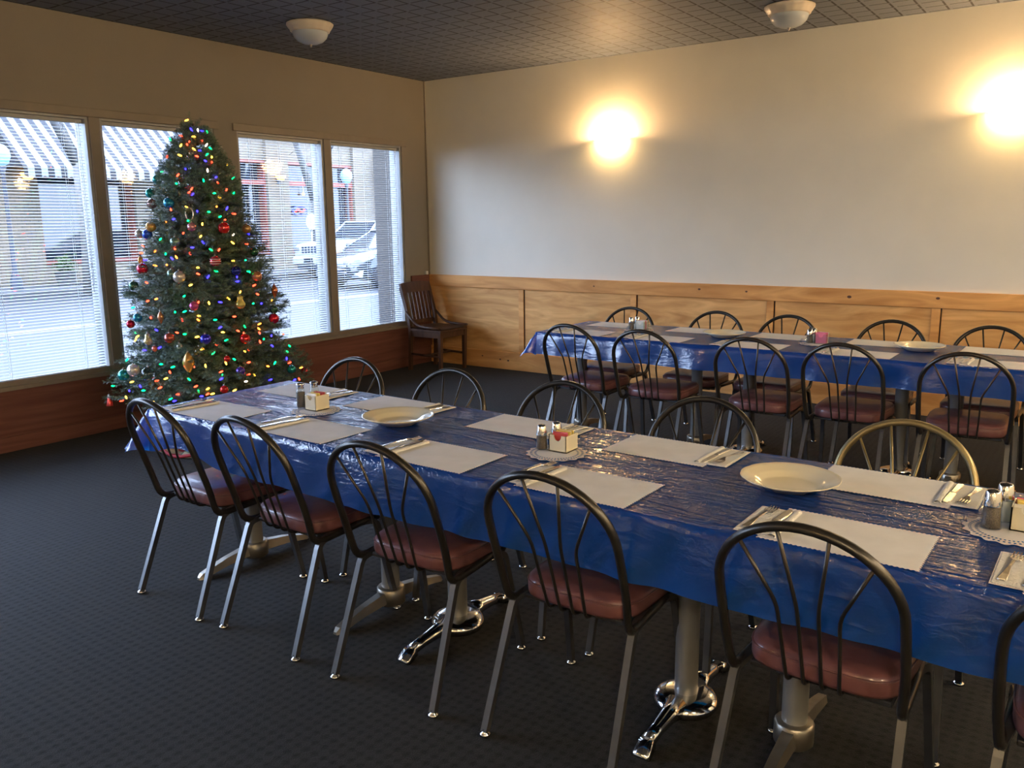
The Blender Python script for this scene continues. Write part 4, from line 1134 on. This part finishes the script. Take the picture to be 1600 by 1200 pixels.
# ornaments
OC = dict(teal=(0.02, 0.30, 0.28), rose_brown=(0.34, 0.16, 0.15), cyan_blue=(0.02, 0.24, 0.42), gold=(0.72, 0.38, 0.10), cobalt=(0.02, 0.08, 0.55), pearl=(0.70, 0.68, 0.62),
          champagne=(0.72, 0.60, 0.40), rose=(0.5, 0.22, 0.24), scarlet=(0.60, 0.02, 0.02), bronze=(0.42, 0.24, 0.09), dark_green=(0.04, 0.13, 0.08), sage=(0.16, 0.26, 0.20),
          striped_red=(0.5, 0.05, 0.06), crimson=(0.50, 0.01, 0.04), navy=(0.01, 0.02, 0.22), champagne_dark=(0.35, 0.28, 0.2), silver=(0.62, 0.58, 0.52), copper=(0.62, 0.26, 0.12),
          rust=(0.42, 0.13, 0.06), yellow_gold=(0.62, 0.52, 0.14), magenta=(0.55, 0.08, 0.25), brick_red=(0.42, 0.09, 0.06), royal_blue=(0.03, 0.03, 0.50), coral=(0.62, 0.16, 0.12),
          pale_gold=(0.72, 0.62, 0.32), violet=(0.10, 0.05, 0.45), santa_red=(0.62, 0.05, 0.04))
NM_ = {'rose_brown': 'dusty rose brown', 'cyan_blue': 'bright cyan blue', 'dark_green': 'dark green', 'striped_red': 'red striped', 'champagne_dark': 'dull champagne', 'yellow_gold': 'yellow gold', 'brick_red': 'brick red', 'royal_blue': 'royal blue', 'pale_gold': 'pale gold', 'santa_red': 'red and white'}
for k, c in OC.items(): M['orn_' + k] = mat(k + '_ornament', c + (1,), rough=0.16, metal=0.55, var=0.08, coat=0.5)
M['orn_white'] = mat('white_ornament', (0.8, 0.78, 0.75, 1), rough=0.3)
used_lab = {}
def zone(x, y, z):
    hgt = 'top' if z > 1.85 else 'upper' if z > 1.45 else 'middle' if z > 1.0 else 'lower' if z > 0.62 else 'bottom'
    u = (x - TX) * 0.80 + (y - TY) * 0.58     # left or right as one faces the tree
    R = crown(z); sd = 'left edge' if u < -0.75 * R else 'left side' if u < -0.25 * R else 'centre' if u < 0.3 * R else 'right side' if u < 0.8 * R else 'right edge'
    return hgt, sd
for (kind, col, x, y, z, r) in ORN:
    cn = NM_.get(col, col); hgt, sd = zone(x, y, z)
    big = 'small ' if r < 0.025 else 'large ' if r >= 0.040 else ''
    shape = {'ball': 'ball ornament', 'ring': 'hoop ornament', 'finial': 'twisted finial ornament', 'pear': 'pear-shaped ornament', 'cone': 'pinecone ornament', 'bell': 'bell-shaped ornament'}[kind]
    lab = big + ('see-through glass' if col == 'clear' else cn) + ' ' + shape + ' on the ' + sd + ' of the ' + hgt + ' branches'
    if lab in used_lab: lab = lab.replace(' on the ', ', lower one, on the ')
    used_lab[lab] = 1
    m_ = M['clear'] if col == 'clear' else M['orn_' + col]
    t = thing('ornament', lab, 'ornament', (x, y, z), random.uniform(0, 6), 'ornaments on the christmas tree')
    top = r
    mb = MB()
    if kind == 'ball':
        mb.lathe([(max(0.0004, r * math.sin(PI * k / 14)), -r * math.cos(PI * k / 14)) for k in range(15)], 20)
        mb.obj('bauble', m_, t)
        if col == 'striped_red':
            s2 = MB()
            for zz in (-0.4, 0.0, 0.4):
                q = math.sqrt(1 - zz * zz); s2.tube([(r * q * math.cos(a), r * q * math.sin(a), r * zz) for a in [2 * PI * k / 24 for k in range(24)]], 0.0022, 5, closed=True)
            s2.obj('stripe', M['orn_white'], t)
    elif kind == 'ring':
        mb.tube([(r * 0.75 * math.cos(a), 0, r * 1.1 * math.sin(a)) for a in [2 * PI * k / 28 for k in range(28)]], 0.005, 6, closed=True); mb.obj('hoop', m_, t); t.rotation_euler = (0, 0, 0.5); top = r * 1.1
    elif kind == 'finial':
        P_ = [(0.0004, -2.6), (0.25, -2.0), (0.6, -1.2), (0.95, -0.3), (1.0, 0.2), (0.7, 0.9), (0.35, 1.5), (0.25, 1.8), (0.0004, 1.9)]
        mb.lathe([(q * r, zz * r) for q, zz in P_], 16, wave=lambda a: 1 + 0.08 * math.cos(4 * a)); mb.obj('finial_body', m_, t); top = 1.9 * r
    elif kind == 'pear':
        P_ = [(0.0004, -1.0), (0.6, -0.85), (0.95, -0.3), (0.95, 0.1), (0.6, 0.7), (0.55, 0.95), (0.6, 1.2), (0.45, 1.5), (0.0004, 1.65)]
        mb.lathe([(q * r, zz * r) for q, zz in P_], 18); mb.obj('pear_body', m_, t); top = 1.65 * r
    elif kind == 'cone':
        P_ = []
        for k in range(25):
            u = k / 24; base = math.sin(PI * (0.08 + 0.90 * u)) ** 0.8 * (1 - 0.25 * abs(u - .6)); P_.append((max(0.0004, r * base * (1 + (0.08 if k % 2 else -0.04))), -1.9 * r + 3.6 * r * u))
        mb.lathe(P_, 14, wave=lambda a: 1 + 0.05 * math.cos(7 * a)); mb.obj('cone_body', m_, t); top = 1.7 * r
    else:
        mb.lathe([(0.0004, r * 0.9), (r * 0.30, r * 0.9), (r * 0.42, r * 0.6), (r * 0.55, -r * 0.2), (r * 0.80, -r * 1.0), (r * 0.78, -r * 1.1), (0.0004, -r * 1.1)], 14); mb.obj('bell_body', m_, t)
        MB().lathe([(0.0004, r * 1.35), (r * 0.28, r * 1.2), (r * 0.32, r * 0.95), (r * 0.0004, r * 0.8)], 12).obj('white_head', M['orn_white'], t)
        B((-r * 0.85, -r * 0.2, -r * 1.12), (-r * 0.2, r * 0.2, r * 0.5), 0.002).obj('white_panel', M['orn_white'], t); top = 1.3 * r
    MB().lathe([(0.006, top - 0.002), (0.006, top + 0.006), (0.0004, top + 0.007)], 8).tube([(0, 0, top + 0.005), (0.004, 0, top + 0.014), (0, 0, top + 0.022)], 0.0009, 4).obj('hanger_cap', M['brushed'], t)

# ------------------------------------------------------------------ outside: street, cars, shop fronts
GZ = -0.20
M['asphalt'] = mat('asphalt', (0.012, 0.0135, 0.017, 1), rough=0.6, var=0.2, scale=6, bump=0.2, bscale=80)
M['concrete'] = mat('sidewalk_concrete', (0.061, 0.061, 0.061, 1), rough=0.8, var=0.1, scale=3)
M['yellow_paint'] = mat('yellow_road_paint', (0.154, 0.138, 0.077, 1), rough=0.6)
M['cream_brick'] = brick_mat('cream_brick', (0.15, 0.118, 0.08, 1), (0.12, 0.094, 0.062, 1), (0.07, 0.06, 0.05, 1), 1.0, 0.22, 0.075)
M['own_brick'] = brick_mat('beige_split_brick', (0.100, 0.084, 0.067, 1), (0.084, 0.071, 0.058, 1), (0.069, 0.060, 0.050, 1), 1.0, 0.10, 0.03)
M['salmon'] = mat('salmon_trim_paint', (0.17, 0.032, 0.02, 1), rough=0.5)
M['shop_glass'] = mat('dark_shop_glass', (0.012, 0.016, 0.026, 1), rough=0.05, spec=0.6)
M['shop_dark'] = mat('dark_shop_panel', (0.03, 0.035, 0.05, 1), rough=0.6)
M['awning'] = stripe_mat('black_and_white_awning_cloth', (0.012, 0.012, 0.015, 1), (0.20, 0.20, 0.21, 1), 0.165)
M['sidewalk_bark'] = mat('grey_street_bark', (0.085, 0.08, 0.075, 1), rough=0.9, var=0.3)
M['leaf'] = mat('street_leaves', (0.038, 0.065, 0.017, 1), rough=0.6, var=0.4, scale=3)
M['lantern'] = emitter('amber_lamp_glow', (1.0, 0.56, 0.16, 1), 1.8)
M['blueglow'] = emitter('blue_white_globe', (0.30, 0.6, 1.0, 1), 0.45)
M['neon_red'] = emitter('red_neon', (1.0, 0.06, 0.04, 1), 1.0)
M['neon_blue'] = emitter('blue_neon', (0.06, 0.08, 1.0, 1), 1.0)
M['car_white'] = mat('white_car_paint', (0.30, 0.31, 0.31, 1), rough=0.2, coat=0.6, var=0.01)
M['car_blue'] = mat('blue_grey_car_paint', (0.007, 0.015, 0.033, 1), rough=0.22, coat=0.8, metal=0.3, var=0.02)
M['tyre'] = mat('tyre_rubber', (0.02, 0.02, 0.022, 1), rough=0.8)
M['rim'] = mat('alloy_rim', (0.55, 0.57, 0.6, 1), rough=0.3, metal=0.8)
M['lamp_clear'] = mat('headlamp_lens', (0.154, 0.173, 0.192, 1), rough=0.1, metal=0.3)
M['amber_lens'] = mat('amber_lens', (0.9, 0.35, 0.12, 1), rough=0.3)
M['grille_dark'] = mat('grille_dark', (0.012, 0.02, 0.04, 1), rough=0.5)

struct('ground', B((-60, -40, GZ - 0.2), (-2.6, 60, GZ)), M['asphalt'], 'asphalt street beyond the windows')
struct('ground_sidewalk', B((-2.6, -40, GZ - 0.2), (-TH, 60, GZ + 0.13)), M['concrete'], 'near sidewalk')
struct('ground_far_sidewalk', B((-17.95, -40, GZ), (-15.7, 60, GZ + 0.13)), M['concrete'], 'far sidewalk')
struct('ground_road_line', B((-8.52, -30, GZ), (-8.40, 45, GZ + 0.004)).box((-8.28, -30, GZ), (-8.16, 45, GZ + 0.004)), M['yellow_paint'], 'yellow road line')
# brick pier of our own front, just outside the window nearest the corner
struct('wall_outer_pier', B((-0.42, -0.365, GZ + 0.13), (-TH, 0.30, 3.0)), M['own_brick'], 'beige brick pier outside the corner window')
struct('wall_outer_sky_block', B((-TH - 0.02, 0.17, GZ + 0.13), (-TH, 12.0, 9.0)).box((-TH - 0.02, -22, H + 0.13), (-TH, 0.17, 9.0)), M['own_brick'])  # upper storey out of view, added to block sky light over the street

FX = -18.0
bl = thing('shop_building', 'cream brick shop front with salmon trim across the street', 'building', (FX, 8.0, GZ))
def by(y): return y - 8.0
def fb(name, y0, y1, z0, z1, x0, x1, m, lab=None, par=None):
    return B((x0, by(y0), z0 - GZ), (x1, by(y1), z1 - GZ)).obj(name, M[m], par or bl, None, lab)
fb('wall', -14, 11.35, 4.25, 4.75, -6, 0.0, 'cream_brick')
fb('wall', 11.35, 30, 3.62, 7.2, -6, 0.0, 'cream_brick')
fb('rear_wall', -14, 30, -0.2, 4.6, -6, -0.5, 'shop_dark')
for (a, b_) in ((1.2, 4.75), (7.55, 8.35), (12.47, 13.40), (16.55, 17.65), (21.0, 22.0), (-4.5, -3.5)):
    fb('pier', a, b_, -0.2, 4.3, -0.5, 0.14, 'cream_brick')
bays = [(-3.5, 1.2), (4.75, 7.55), (8.35, 11.4), (11.4, 12.47), (13.40, 16.55), (17.65, 21.0)]
for (a, b_) in bays:
    top = 3.62 if a > 11 else 4.25
    g = fb('shop_window', a, b_, 0.5, top, -0.35, -0.30, 'shop_glass')
    fb('bulkhead', a, b_, -0.2, 0.46, -0.4, 0.0, 'cream_brick')
    fb('sill_trim', a, b_, 0.46, 0.56, -0.3, 0.06, 'salmon')
    fb('transom_trim', a, b_, 2.82, 2.96, -0.3, 0.05, 'salmon')
    fb('head_trim', a, b_, top - 0.08, top, -0.3, 0.04, 'salmon')
    for y in (a, b_ - 0.07): fb('jamb_trim', y, y + 0.07, 0.5, top, -0.3, 0.02, 'salmon')
    fb('mullion', (a + b_) / 2 - 0.02, (a + b_) / 2 + 0.02, 0.5, 2.85, -0.31, -0.22, 'shop_dark')
def awning(y0, y1, z1, z0, dep, label):
    mb = MB(); x0, x1 = FX + 0.02, FX + dep
    n = int((y1 - y0) / 0.165)
    mb.add([(x0, y0, z1), (x0, y1, z1), (x1, y1, z0 + 0.26), (x1, y0, z0 + 0.26)], [(0, 3, 2, 1)])
    mb.add([(x0, y0, z1), (x1, y0, z0 + 0.26), (x0, y0, z0 + 0.26)], [(0, 1, 2)]); mb.add([(x0, y1, z1), (x1, y1, z0 + 0.26), (x0, y1, z0 + 0.26)], [(0, 2, 1)])
    for k in range(n):
        a = y0 + (y1 - y0) * k / n; b_ = y0 + (y1 - y0) * (k + 1) / n
        mb.add([(x1, a, z0 + 0.26), (x1, b_, z0 + 0.26), (x1, b_, z0 + 0.04), (x1, (a + b_) / 2, z0), (x1, a, z0 + 0.04)], [(0, 4, 3, 2, 1)])
    o = mb.obj('awning', M['awning']); s_ = o.modifiers.new('thick', 'SOLIDIFY'); s_.thickness = 0.015
    tag(o, label, 'awning', 'striped shop awnings')
awning(3.7, 9.9, 4.45, 2.72, 1.7, 'long black and white striped awning over the shop front seen through the left windows')
awning(17.9, 22.5, 4.6, 2.8, 1.6, 'striped awning at the far right seen beside the brick pier')

def wall_lamp(x, y, z, m, label):
    t = thing('outdoor_wall_lamp', label, 'wall lamp', (x, y, z), 0, 'lamps on the shop front')
    B((0.0, -0.05, -0.12), (0.03, 0.05, 0.12), 0.004).obj('back_plate', M['shop_dark'], t)
    MB().tube([(0.02, 0, -0.02), (0.12, 0, -0.06), (0.16, 0, 0.0)], 0.015, 6).obj('arm', M['shop_dark'], t)
    MB().lathe([(0.0005, -0.02), (0.10, 0.0), (0.17, 0.10), (0.18, 0.16), (0.0005, 0.16)], 16, (0.17, 0, 0)).obj('shade', M[m], t)
wall_lamp(FX + 0.14, 12.9, 2.98, 'lantern', 'glowing amber lamp on the brick pier right of the christmas tree')
wall_lamp(FX + 1.25, 7.75, 2.42, 'lantern', 'glowing amber lamp under the striped awning')
wall_lamp(FX + 0.14, 4.45, 2.74, 'lantern', 'glowing amber lamp on the brick pier at the left edge')

# lit things in the shop window beyond the white car
t = thing('hanging_lantern', 'tall glowing orange lantern hanging in the shop window behind the white car', 'lantern', (FX - 0.16, 15.1, 1.05))
MB().lathe([(0.0005, 0.75), (0.09, 0.78), (0.13, 1.0), (0.13, 1.75), (0.08, 1.95), (0.0005, 1.98)], 14).obj('lantern_shade', M['lantern'], t)
MB().lathe([(0.0005, 0.35), (0.10, 0.42), (0.12, 0.52), (0.08, 0.62), (0.0005, 0.65)], 12).obj('lower_globe', M['lantern'], t)
MB().lathe([(0.0005, 0.0), (0.07, 0.10), (0.09, 0.20), (0.0005, 0.28)], 12).obj('tassel', M['lantern'], t)
MB().tube([(0, 0, 0.0), (0, 0, 2.3)], 0.008, 5).obj('cord', M['shop_dark'], t)
t = thing('neon_sign', 'small oval red and blue neon sign in the shop window behind the white car', 'neon sign', (FX - 0.20, 14.1, 1.95))
MB().tube([(0.02, 0.33 * math.cos(a), 0.16 * math.sin(a)) for a in [2 * PI * k / 24 for k in range(24)]], 0.03, 6, closed=True).obj('blue_ring', M['neon_blue'], t)
MB().tube([(0.02, -0.22, -0.03), (0.02, -0.08, 0.05), (0.02, 0.06, -0.05), (0.02, 0.22, 0.04)], 0.04, 6).obj('red_tube', M['neon_red'], t)
def small_lamp(y, z, label):
    o = MB().lathe([(max(.0005, 0.055 * math.sin(PI * k / 8)), -0.055 * math.cos(PI * k / 8)) for k in range(9)], 12).tube([(0, 0, 0.05), (0, 0, 0.6)], 0.006, 4).obj('pendant_lamp', M['lantern'])
    o.location = (FX - 0.18, y, z); tag(o, label, 'pendant lamp')
small_lamp(14.3, 2.55, 'small glowing pendant left of the tall orange lantern'); small_lamp(15.6, 2.52, 'small glowing pendant right of the tall orange lantern'); small_lamp(20.4, 2.6, 'small glowing pendant in the shop window right of the tree trunk')

def street_lamp(x, y, h, label):
    t = thing('street_lamp', label, 'street lamp', (x, y, GZ + 0.13))
    MB().lathe([(0.14, 0), (0.14, 0.25), (0.06, 0.5), (0.045, h - 0.3), (0.09, h - 0.15), (0.0005, h - 0.14)], 12).obj('post', M['shop_dark'], t)
    MB().lathe([(0.0005, h - 0.15), (0.14, h - 0.08), (0.21, h + 0.10), (0.19, h + 0.25), (0.10, h + 0.36), (0.0005, h + 0.40)], 16).obj('globe', M['blueglow'], t)
street_lamp(-16.2, 14.55, 3.05, 'street lamp with a pale blue globe seen beside the brick pier')
street_lamp(-16.2, 3.15, 3.15, 'street lamp with a pale blue globe seen through the left window')

# white oval sign behind the white car
t = thing('street_sign', 'white oval sign on a thin post standing behind the white car', 'sign', (-15.9, 12.55, GZ + 0.13))
MB().tube([(0, 0, 0), (0, 0, 1.45)], 0.025, 6).obj('post', M['rim'], t)
mb = MB(); pts = [(0.19 * math.cos(2 * PI * k / 28), 0.27 * math.sin(2 * PI * k / 28)) for k in range(28)]
mb.extrude(pts, -0.03, 0.03); mb.xf(Matrix.Translation((0.04, 0, 1.62)) @ Euler((PI / 2, 0, PI / 2 - 0.75)).to_matrix().to_4x4()); mb.obj('sign_plate', M['car_white'], t)

# street trees
def street_tree(x, y, h, fork, spread, nleaf, label, seed, zr=(3.2, 5.5), rad=2.2):
    rg = np.random.default_rng(seed)
    t = thing('street_tree', label, 'tree', (x, y, GZ + 0.05 if x < -15 else GZ))
    tb = MB(); tb.tube([(0, 0, 0), (0.02, 0.03, fork * 0.5), (0, 0, fork)], [0.22, 0.17, 0.16], 10)
    tips = []
    for k in range(5 if nleaf else 4):
        a = 2 * PI * k / 5 + 0.9; p1 = (spread * math.cos(a) * .5, spread * math.sin(a) * .5, fork + (h - fork) * 0.5); p2 = (spread * math.cos(a), spread * math.sin(a), h)
        tb.tube([(0, 0, fork - 0.12), p1, p2], [0.13, 0.085, 0.04], 8)
        for q in range(7):
            b0 = Vector(p1).lerp(Vector(p2), q / 7); e_ = b0 + Vector((rg.uniform(-1, 1), rg.uniform(-1, 1), rg.uniform(-0.5, 0.7))) * spread * 0.6
            tb.tube([b0, b0.lerp(e_, .5) + Vector((0, 0, .08)), e_], [0.03, 0.015, 0.006], 5); tips.append(e_)
    tb.obj('trunk', M['sidewalk_bark'], t)
    if nleaf:
        c = rg.normal(0, 1, (nleaf, 3)); c /= np.linalg.norm(c, axis=1)[:, None]
        c *= (rg.uniform(0.2, 1, nleaf) ** 0.5)[:, None] * np.array([rad, rad, (zr[1] - zr[0]) / 2]); c[:, 2] += (zr[0] + zr[1]) / 2
        u = rg.normal(0, 1, (nleaf, 3)); u /= np.linalg.norm(u, axis=1)[:, None]; v = np.cross(u, rg.normal(0, 1, (nleaf, 3))); v /= np.linalg.norm(v, axis=1)[:, None]
        s = rg.uniform(.05, .10, nleaf)[:, None]
        Q = np.stack([c - u * s, c + v * s * .5, c + u * s, c - v * s * .5], 1).reshape(-1, 3)
        mb = MB(); mb.add(Q.tolist(), [(4 * i, 4 * i + 1, 4 * i + 2, 4 * i + 3) for i in range(nleaf)]); mb.obj('leaves', M['leaf'], t)
street_tree(-16.3, 13.15, 5.6, 2.4, 1.1, 0, 'bare forked street tree across the street behind the parked cars', 4)
street_tree(-11.0, -1.6, 5.2, 2.9, 1.6, 2600, 'leafy street tree at the upper left outside the widest window', 5, (3.25, 5.6), 2.6)
street_tree(-14.8, 4.3, 6.2, 3.2, 1.5, 0, 'bare thin-branched street tree in front of the striped awning', 8)

# planters in front of the left shop front
def planter(x, y, label, seed):
    rg = np.random.default_rng(seed)
    t = thing('planter', label, 'planter', (x, y, GZ + 0.13))
    MB().lathe([(0.20, 0), (0.27, 0.35), (0.29, 0.37), (0.25, 0.37), (0.0005, 0.33)], 18).obj('pot', M['concrete'], t)
    n = 420; c = rg.normal(0, 1, (n, 3)) * np.array([.13, .13, .11]) + np.array([0, 0, .58]); u = rg.normal(0, 1, (n, 3)); u /= np.linalg.norm(u, axis=1)[:, None]
    v = np.cross(u, rg.normal(0, 1, (n, 3))); v /= np.linalg.norm(v, axis=1)[:, None]
    Q = np.stack([c - u * .05, c + v * .02, c + u * .05, c - v * .02], 1).reshape(-1, 3)
    mb = MB(); mb.add(Q.tolist(), [(4 * i, 4 * i + 1, 4 * i + 2, 4 * i + 3) for i in range(n)]); mb.obj('plant_leaves', M['leaf'], t)
planter(-16.9, 4.75, 'planter with yellow green leaves below the left end of the striped awning', 3)
planter(-16.9, 5.75, 'planter with yellow green leaves to the right of its twin on the far sidewalk', 6)

# cars
def car(loc, rz, spec, label):
    """nose toward local -y"""
    r = thing('parked_car', label, 'car', loc, rz)
    W = spec['w']; body = spec['body']; ns = len(body); sec = []
    mb = MB(); vs = []
    for (y, k, zb, zt) in body:
        w_ = W / 2 * k; zm = zb + (zt - zb) * 0.55
        ring = [(-w_ * .86, zb), (-w_ * .98, zb + .10), (-w_, zm), (-w_ * .96, zt - .09), (-w_ * .84, zt - .01), (-w_ * .4, zt + .02), (w_ * .4, zt + .02), (w_ * .84, zt - .01), (w_ * .96, zt - .09), (w_, zm), (w_ * .98, zb + .10), (w_ * .86, zb)]
        vs += [(x, y, z) for x, z in ring]
    m = 12; fs = [tuple(range(m)), tuple((ns - 1) * m + j for j in range(m - 1, -1, -1))]
    for i in range(ns - 1):
        for j in range(m): fs.append((i * m + (j + 1) % m, i * m + j, (i + 1) * m + j, (i + 1) * m + (j + 1) % m))
    mb.add(vs, fs, True); bo = mb.obj('body', M[spec['paint']], r)
    # glasshouse and roof
    cab = spec['cab']; mb = MB(); vs = []
    for (y, k, z) in cab: vs += [(-W / 2 * k, y, z), (W / 2 * k, y, z)]
    y0, y1, y2, y3 = [c[0] for c in cab]; (k0, k1, k2, k3) = [c[1] for c in cab]; (z0, z1, z2, z3) = [c[2] for c in cab]
    mb.add(vs, [(0, 1, 3, 2), (2, 3, 5, 4), (4, 5, 7, 6), (0, 2, 4, 6), (1, 7, 5, 3)]); mb.obj('windows', M['shop_glass'], r)
    rf = MB(); rf.box((-W / 2 * k1 * 1.02, y1 - 0.05, z1 - 0.01), (W / 2 * k1 * 1.02, y2 + 0.10, z1 + 0.06), 0.03)
    rf.obj('roof', M[spec['paint']], r)
    for s in (-1, 1):
        pl = MB(); pl.tube([(s * W / 2 * k0 * .99, y0, z0), (s * W / 2 * k1 * .99, y1, z1)], 0.035, 6).tube([(s * W / 2 * k3 * .99, y3, z3), (s * W / 2 * k2 * .99, y2, z2)], 0.05, 6)
        ym = (y1 + y2) / 2; pl.tube([(s * W / 2 * .955, ym, z0), (s * W / 2 * k1 * .99, ym, z1)], 0.035, 6); pl.obj('pillar', M[spec['paint']], r)
        mr = MB(); mr.box((s * W / 2 + (0.02 if s > 0 else -0.22), y0 + 0.35, z0 + 0.0), (s * W / 2 + (0.22 if s > 0 else -0.02), y0 + 0.46, z0 + 0.15), 0.03); mr.obj('side_mirror', M[spec['paint']], r)
    R = spec['wr']
    for y in spec['axles']:
        for s in (-1, 1):
            wv = MB().lathe([(0.0005, -0.11), (R * .9, -0.11), (R, -0.08), (R, 0.08), (R * .9, 0.11), (R * .66, 0.11)], 26); wv.xf(Matrix.Translation((s * (W / 2 - 0.11), y, R)) @ Euler((0, s * PI / 2, 0)).to_matrix().to_4x4())
            wo = wv.obj('wheel', M['tyre'], r)
            rm = MB()
            for q in range(5):
                a = 2 * PI * q / 5; st = len(rm.v); rm.box((R * .08, -0.045, 0.085), (R * .64, 0.045, 0.115)); rm.xf(Euler((0, 0, a)).to_matrix().to_4x4(), st)
            rm.lathe([(R * .60, 0.09), (R * .68, 0.115), (R * .70, 0.09)], 26); rm.lathe([(0.0005, 0.12), (R * .15, 0.115), (R * .16, 0.09)], 12)
            rm.xf(Matrix.Translation((s * (W / 2 - 0.11), y, R)) @ Euler((0, s * PI / 2, 0)).to_matrix().to_4x4()); rm.obj('wheel_rim', M['rim'], wo)
    return r, bo
jeep, _ = car((-14.35, 11.15, GZ), 0, dict(w=1.94, paint='car_white', wr=0.38, axles=(0.95, 3.75),
    body=[(0.0, .82, .42, 0.98), (0.06, .92, .36, 1.06), (0.30, .98, .30, 1.10), (1.30, 1, .28, 1.17), (1.60, 1, .28, 1.18), (4.0, 1, .28, 1.16), (4.6, .97, .32, 1.12), (4.75, .90, .42, 1.0)],
    cab=[(1.45, .90, 1.16), (2.15, .74, 1.70), (4.30, .74, 1.70), (4.72, .86, 1.12)]), 'white sport utility car with a slotted grille parked across the street')
for k in range(7):
    x = -0.42 + 0.14 * k
    B((x - 0.045, -0.02, 0.78), (x + 0.045, 0.03, 1.0), 0.01).obj('grille_slot', M['grille_dark'], jeep)
for s in (-1, 1): B((s * 0.72 - 0.15, -0.005, 0.80), (s * 0.72 + 0.15, 0.10, 0.97), 0.03).obj('headlight', M['lamp_clear'], jeep)
B((-0.88, -0.08, 0.42), (0.88, 0.10, 0.66), 0.05).obj('front_bumper', M['car_white'], jeep)
B((-0.30, -0.10, 0.48), (0.10, -0.07, 0.64), 0.005).obj('number_plate', M['car_blue'], jeep, None, 'blank blue grey plate')
B((-0.75, 0.02, 0.28), (0.75, 0.08, 0.42), 0.01).obj('lower_grille', M['grille_dark'], jeep)

ford, _ = car((-10.55, 8.55, GZ), 0, dict(w=1.84, paint='car_blue', wr=0.34, axles=(0.82, 3.45),
    body=[(0.0, .62, .30, 0.62), (0.10, .84, .24, 0.74), (0.35, .95, .22, 0.86), (0.9, 1, .20, 0.97), (1.35, 1, .20, 1.04), (3.4, 1, .20, 1.06), (4.1, .97, .24, 1.04), (4.35, .86, .36, .86)],
    cab=[(1.10, .86, 1.00), (2.00, .68, 1.46), (3.40, .68, 1.47), (4.15, .80, 1.04)]), 'dark blue hatchback in front of the white car across the street')
for s in (-1, 1):
    mb = MB(); pts = [(s * .44, 0.02, .64), (s * .90, 0.36, .74), (s * .91, 0.52, .80), (s * .84, 0.36, .87), (s * .50, 0.10, .76)]
    mb.add(pts + [(x, y + 0.06, z) for x, y, z in pts], [(0, 1, 2, 3, 4), (9, 8, 7, 6, 5)] + [(i, 5 + i, 5 + (i + 1) % 5, (i + 1) % 5) for i in range(5)])
    mb.xf(Matrix.Translation((s * 0.015, -0.035, 0.01))); mb.obj('headlight', M['lamp_clear'], ford)
    B((s * 0.86 - .04, 0.40, .79), (s * 0.86 + .05, 0.52, .86), 0.01).obj('turn_lamp', M['amber_lens'], ford)
    mb = MB(); mb.add([(s * .55, -0.01, .30), (s * .86, 0.10, .30), (s * .88, 0.14, .52), (s * .66, 0.01, .40)], [(0, 1, 2, 3), (3, 2, 1, 0)]); mb.xf(Matrix.Translation((s * .01, -0.02, 0))); mb.obj('fog_lamp_panel', M['lamp_clear'], ford)
for z in (0.42, 0.50, 0.58): B((-0.40, -0.03, z), (0.40, 0.02, z + 0.025), 0.004).obj('grille_bar', M['rim'], ford)
B((-0.42, -0.012, 0.38), (0.42, 0.05, 0.64), 0.01).obj('grille', M['grille_dark'], ford)
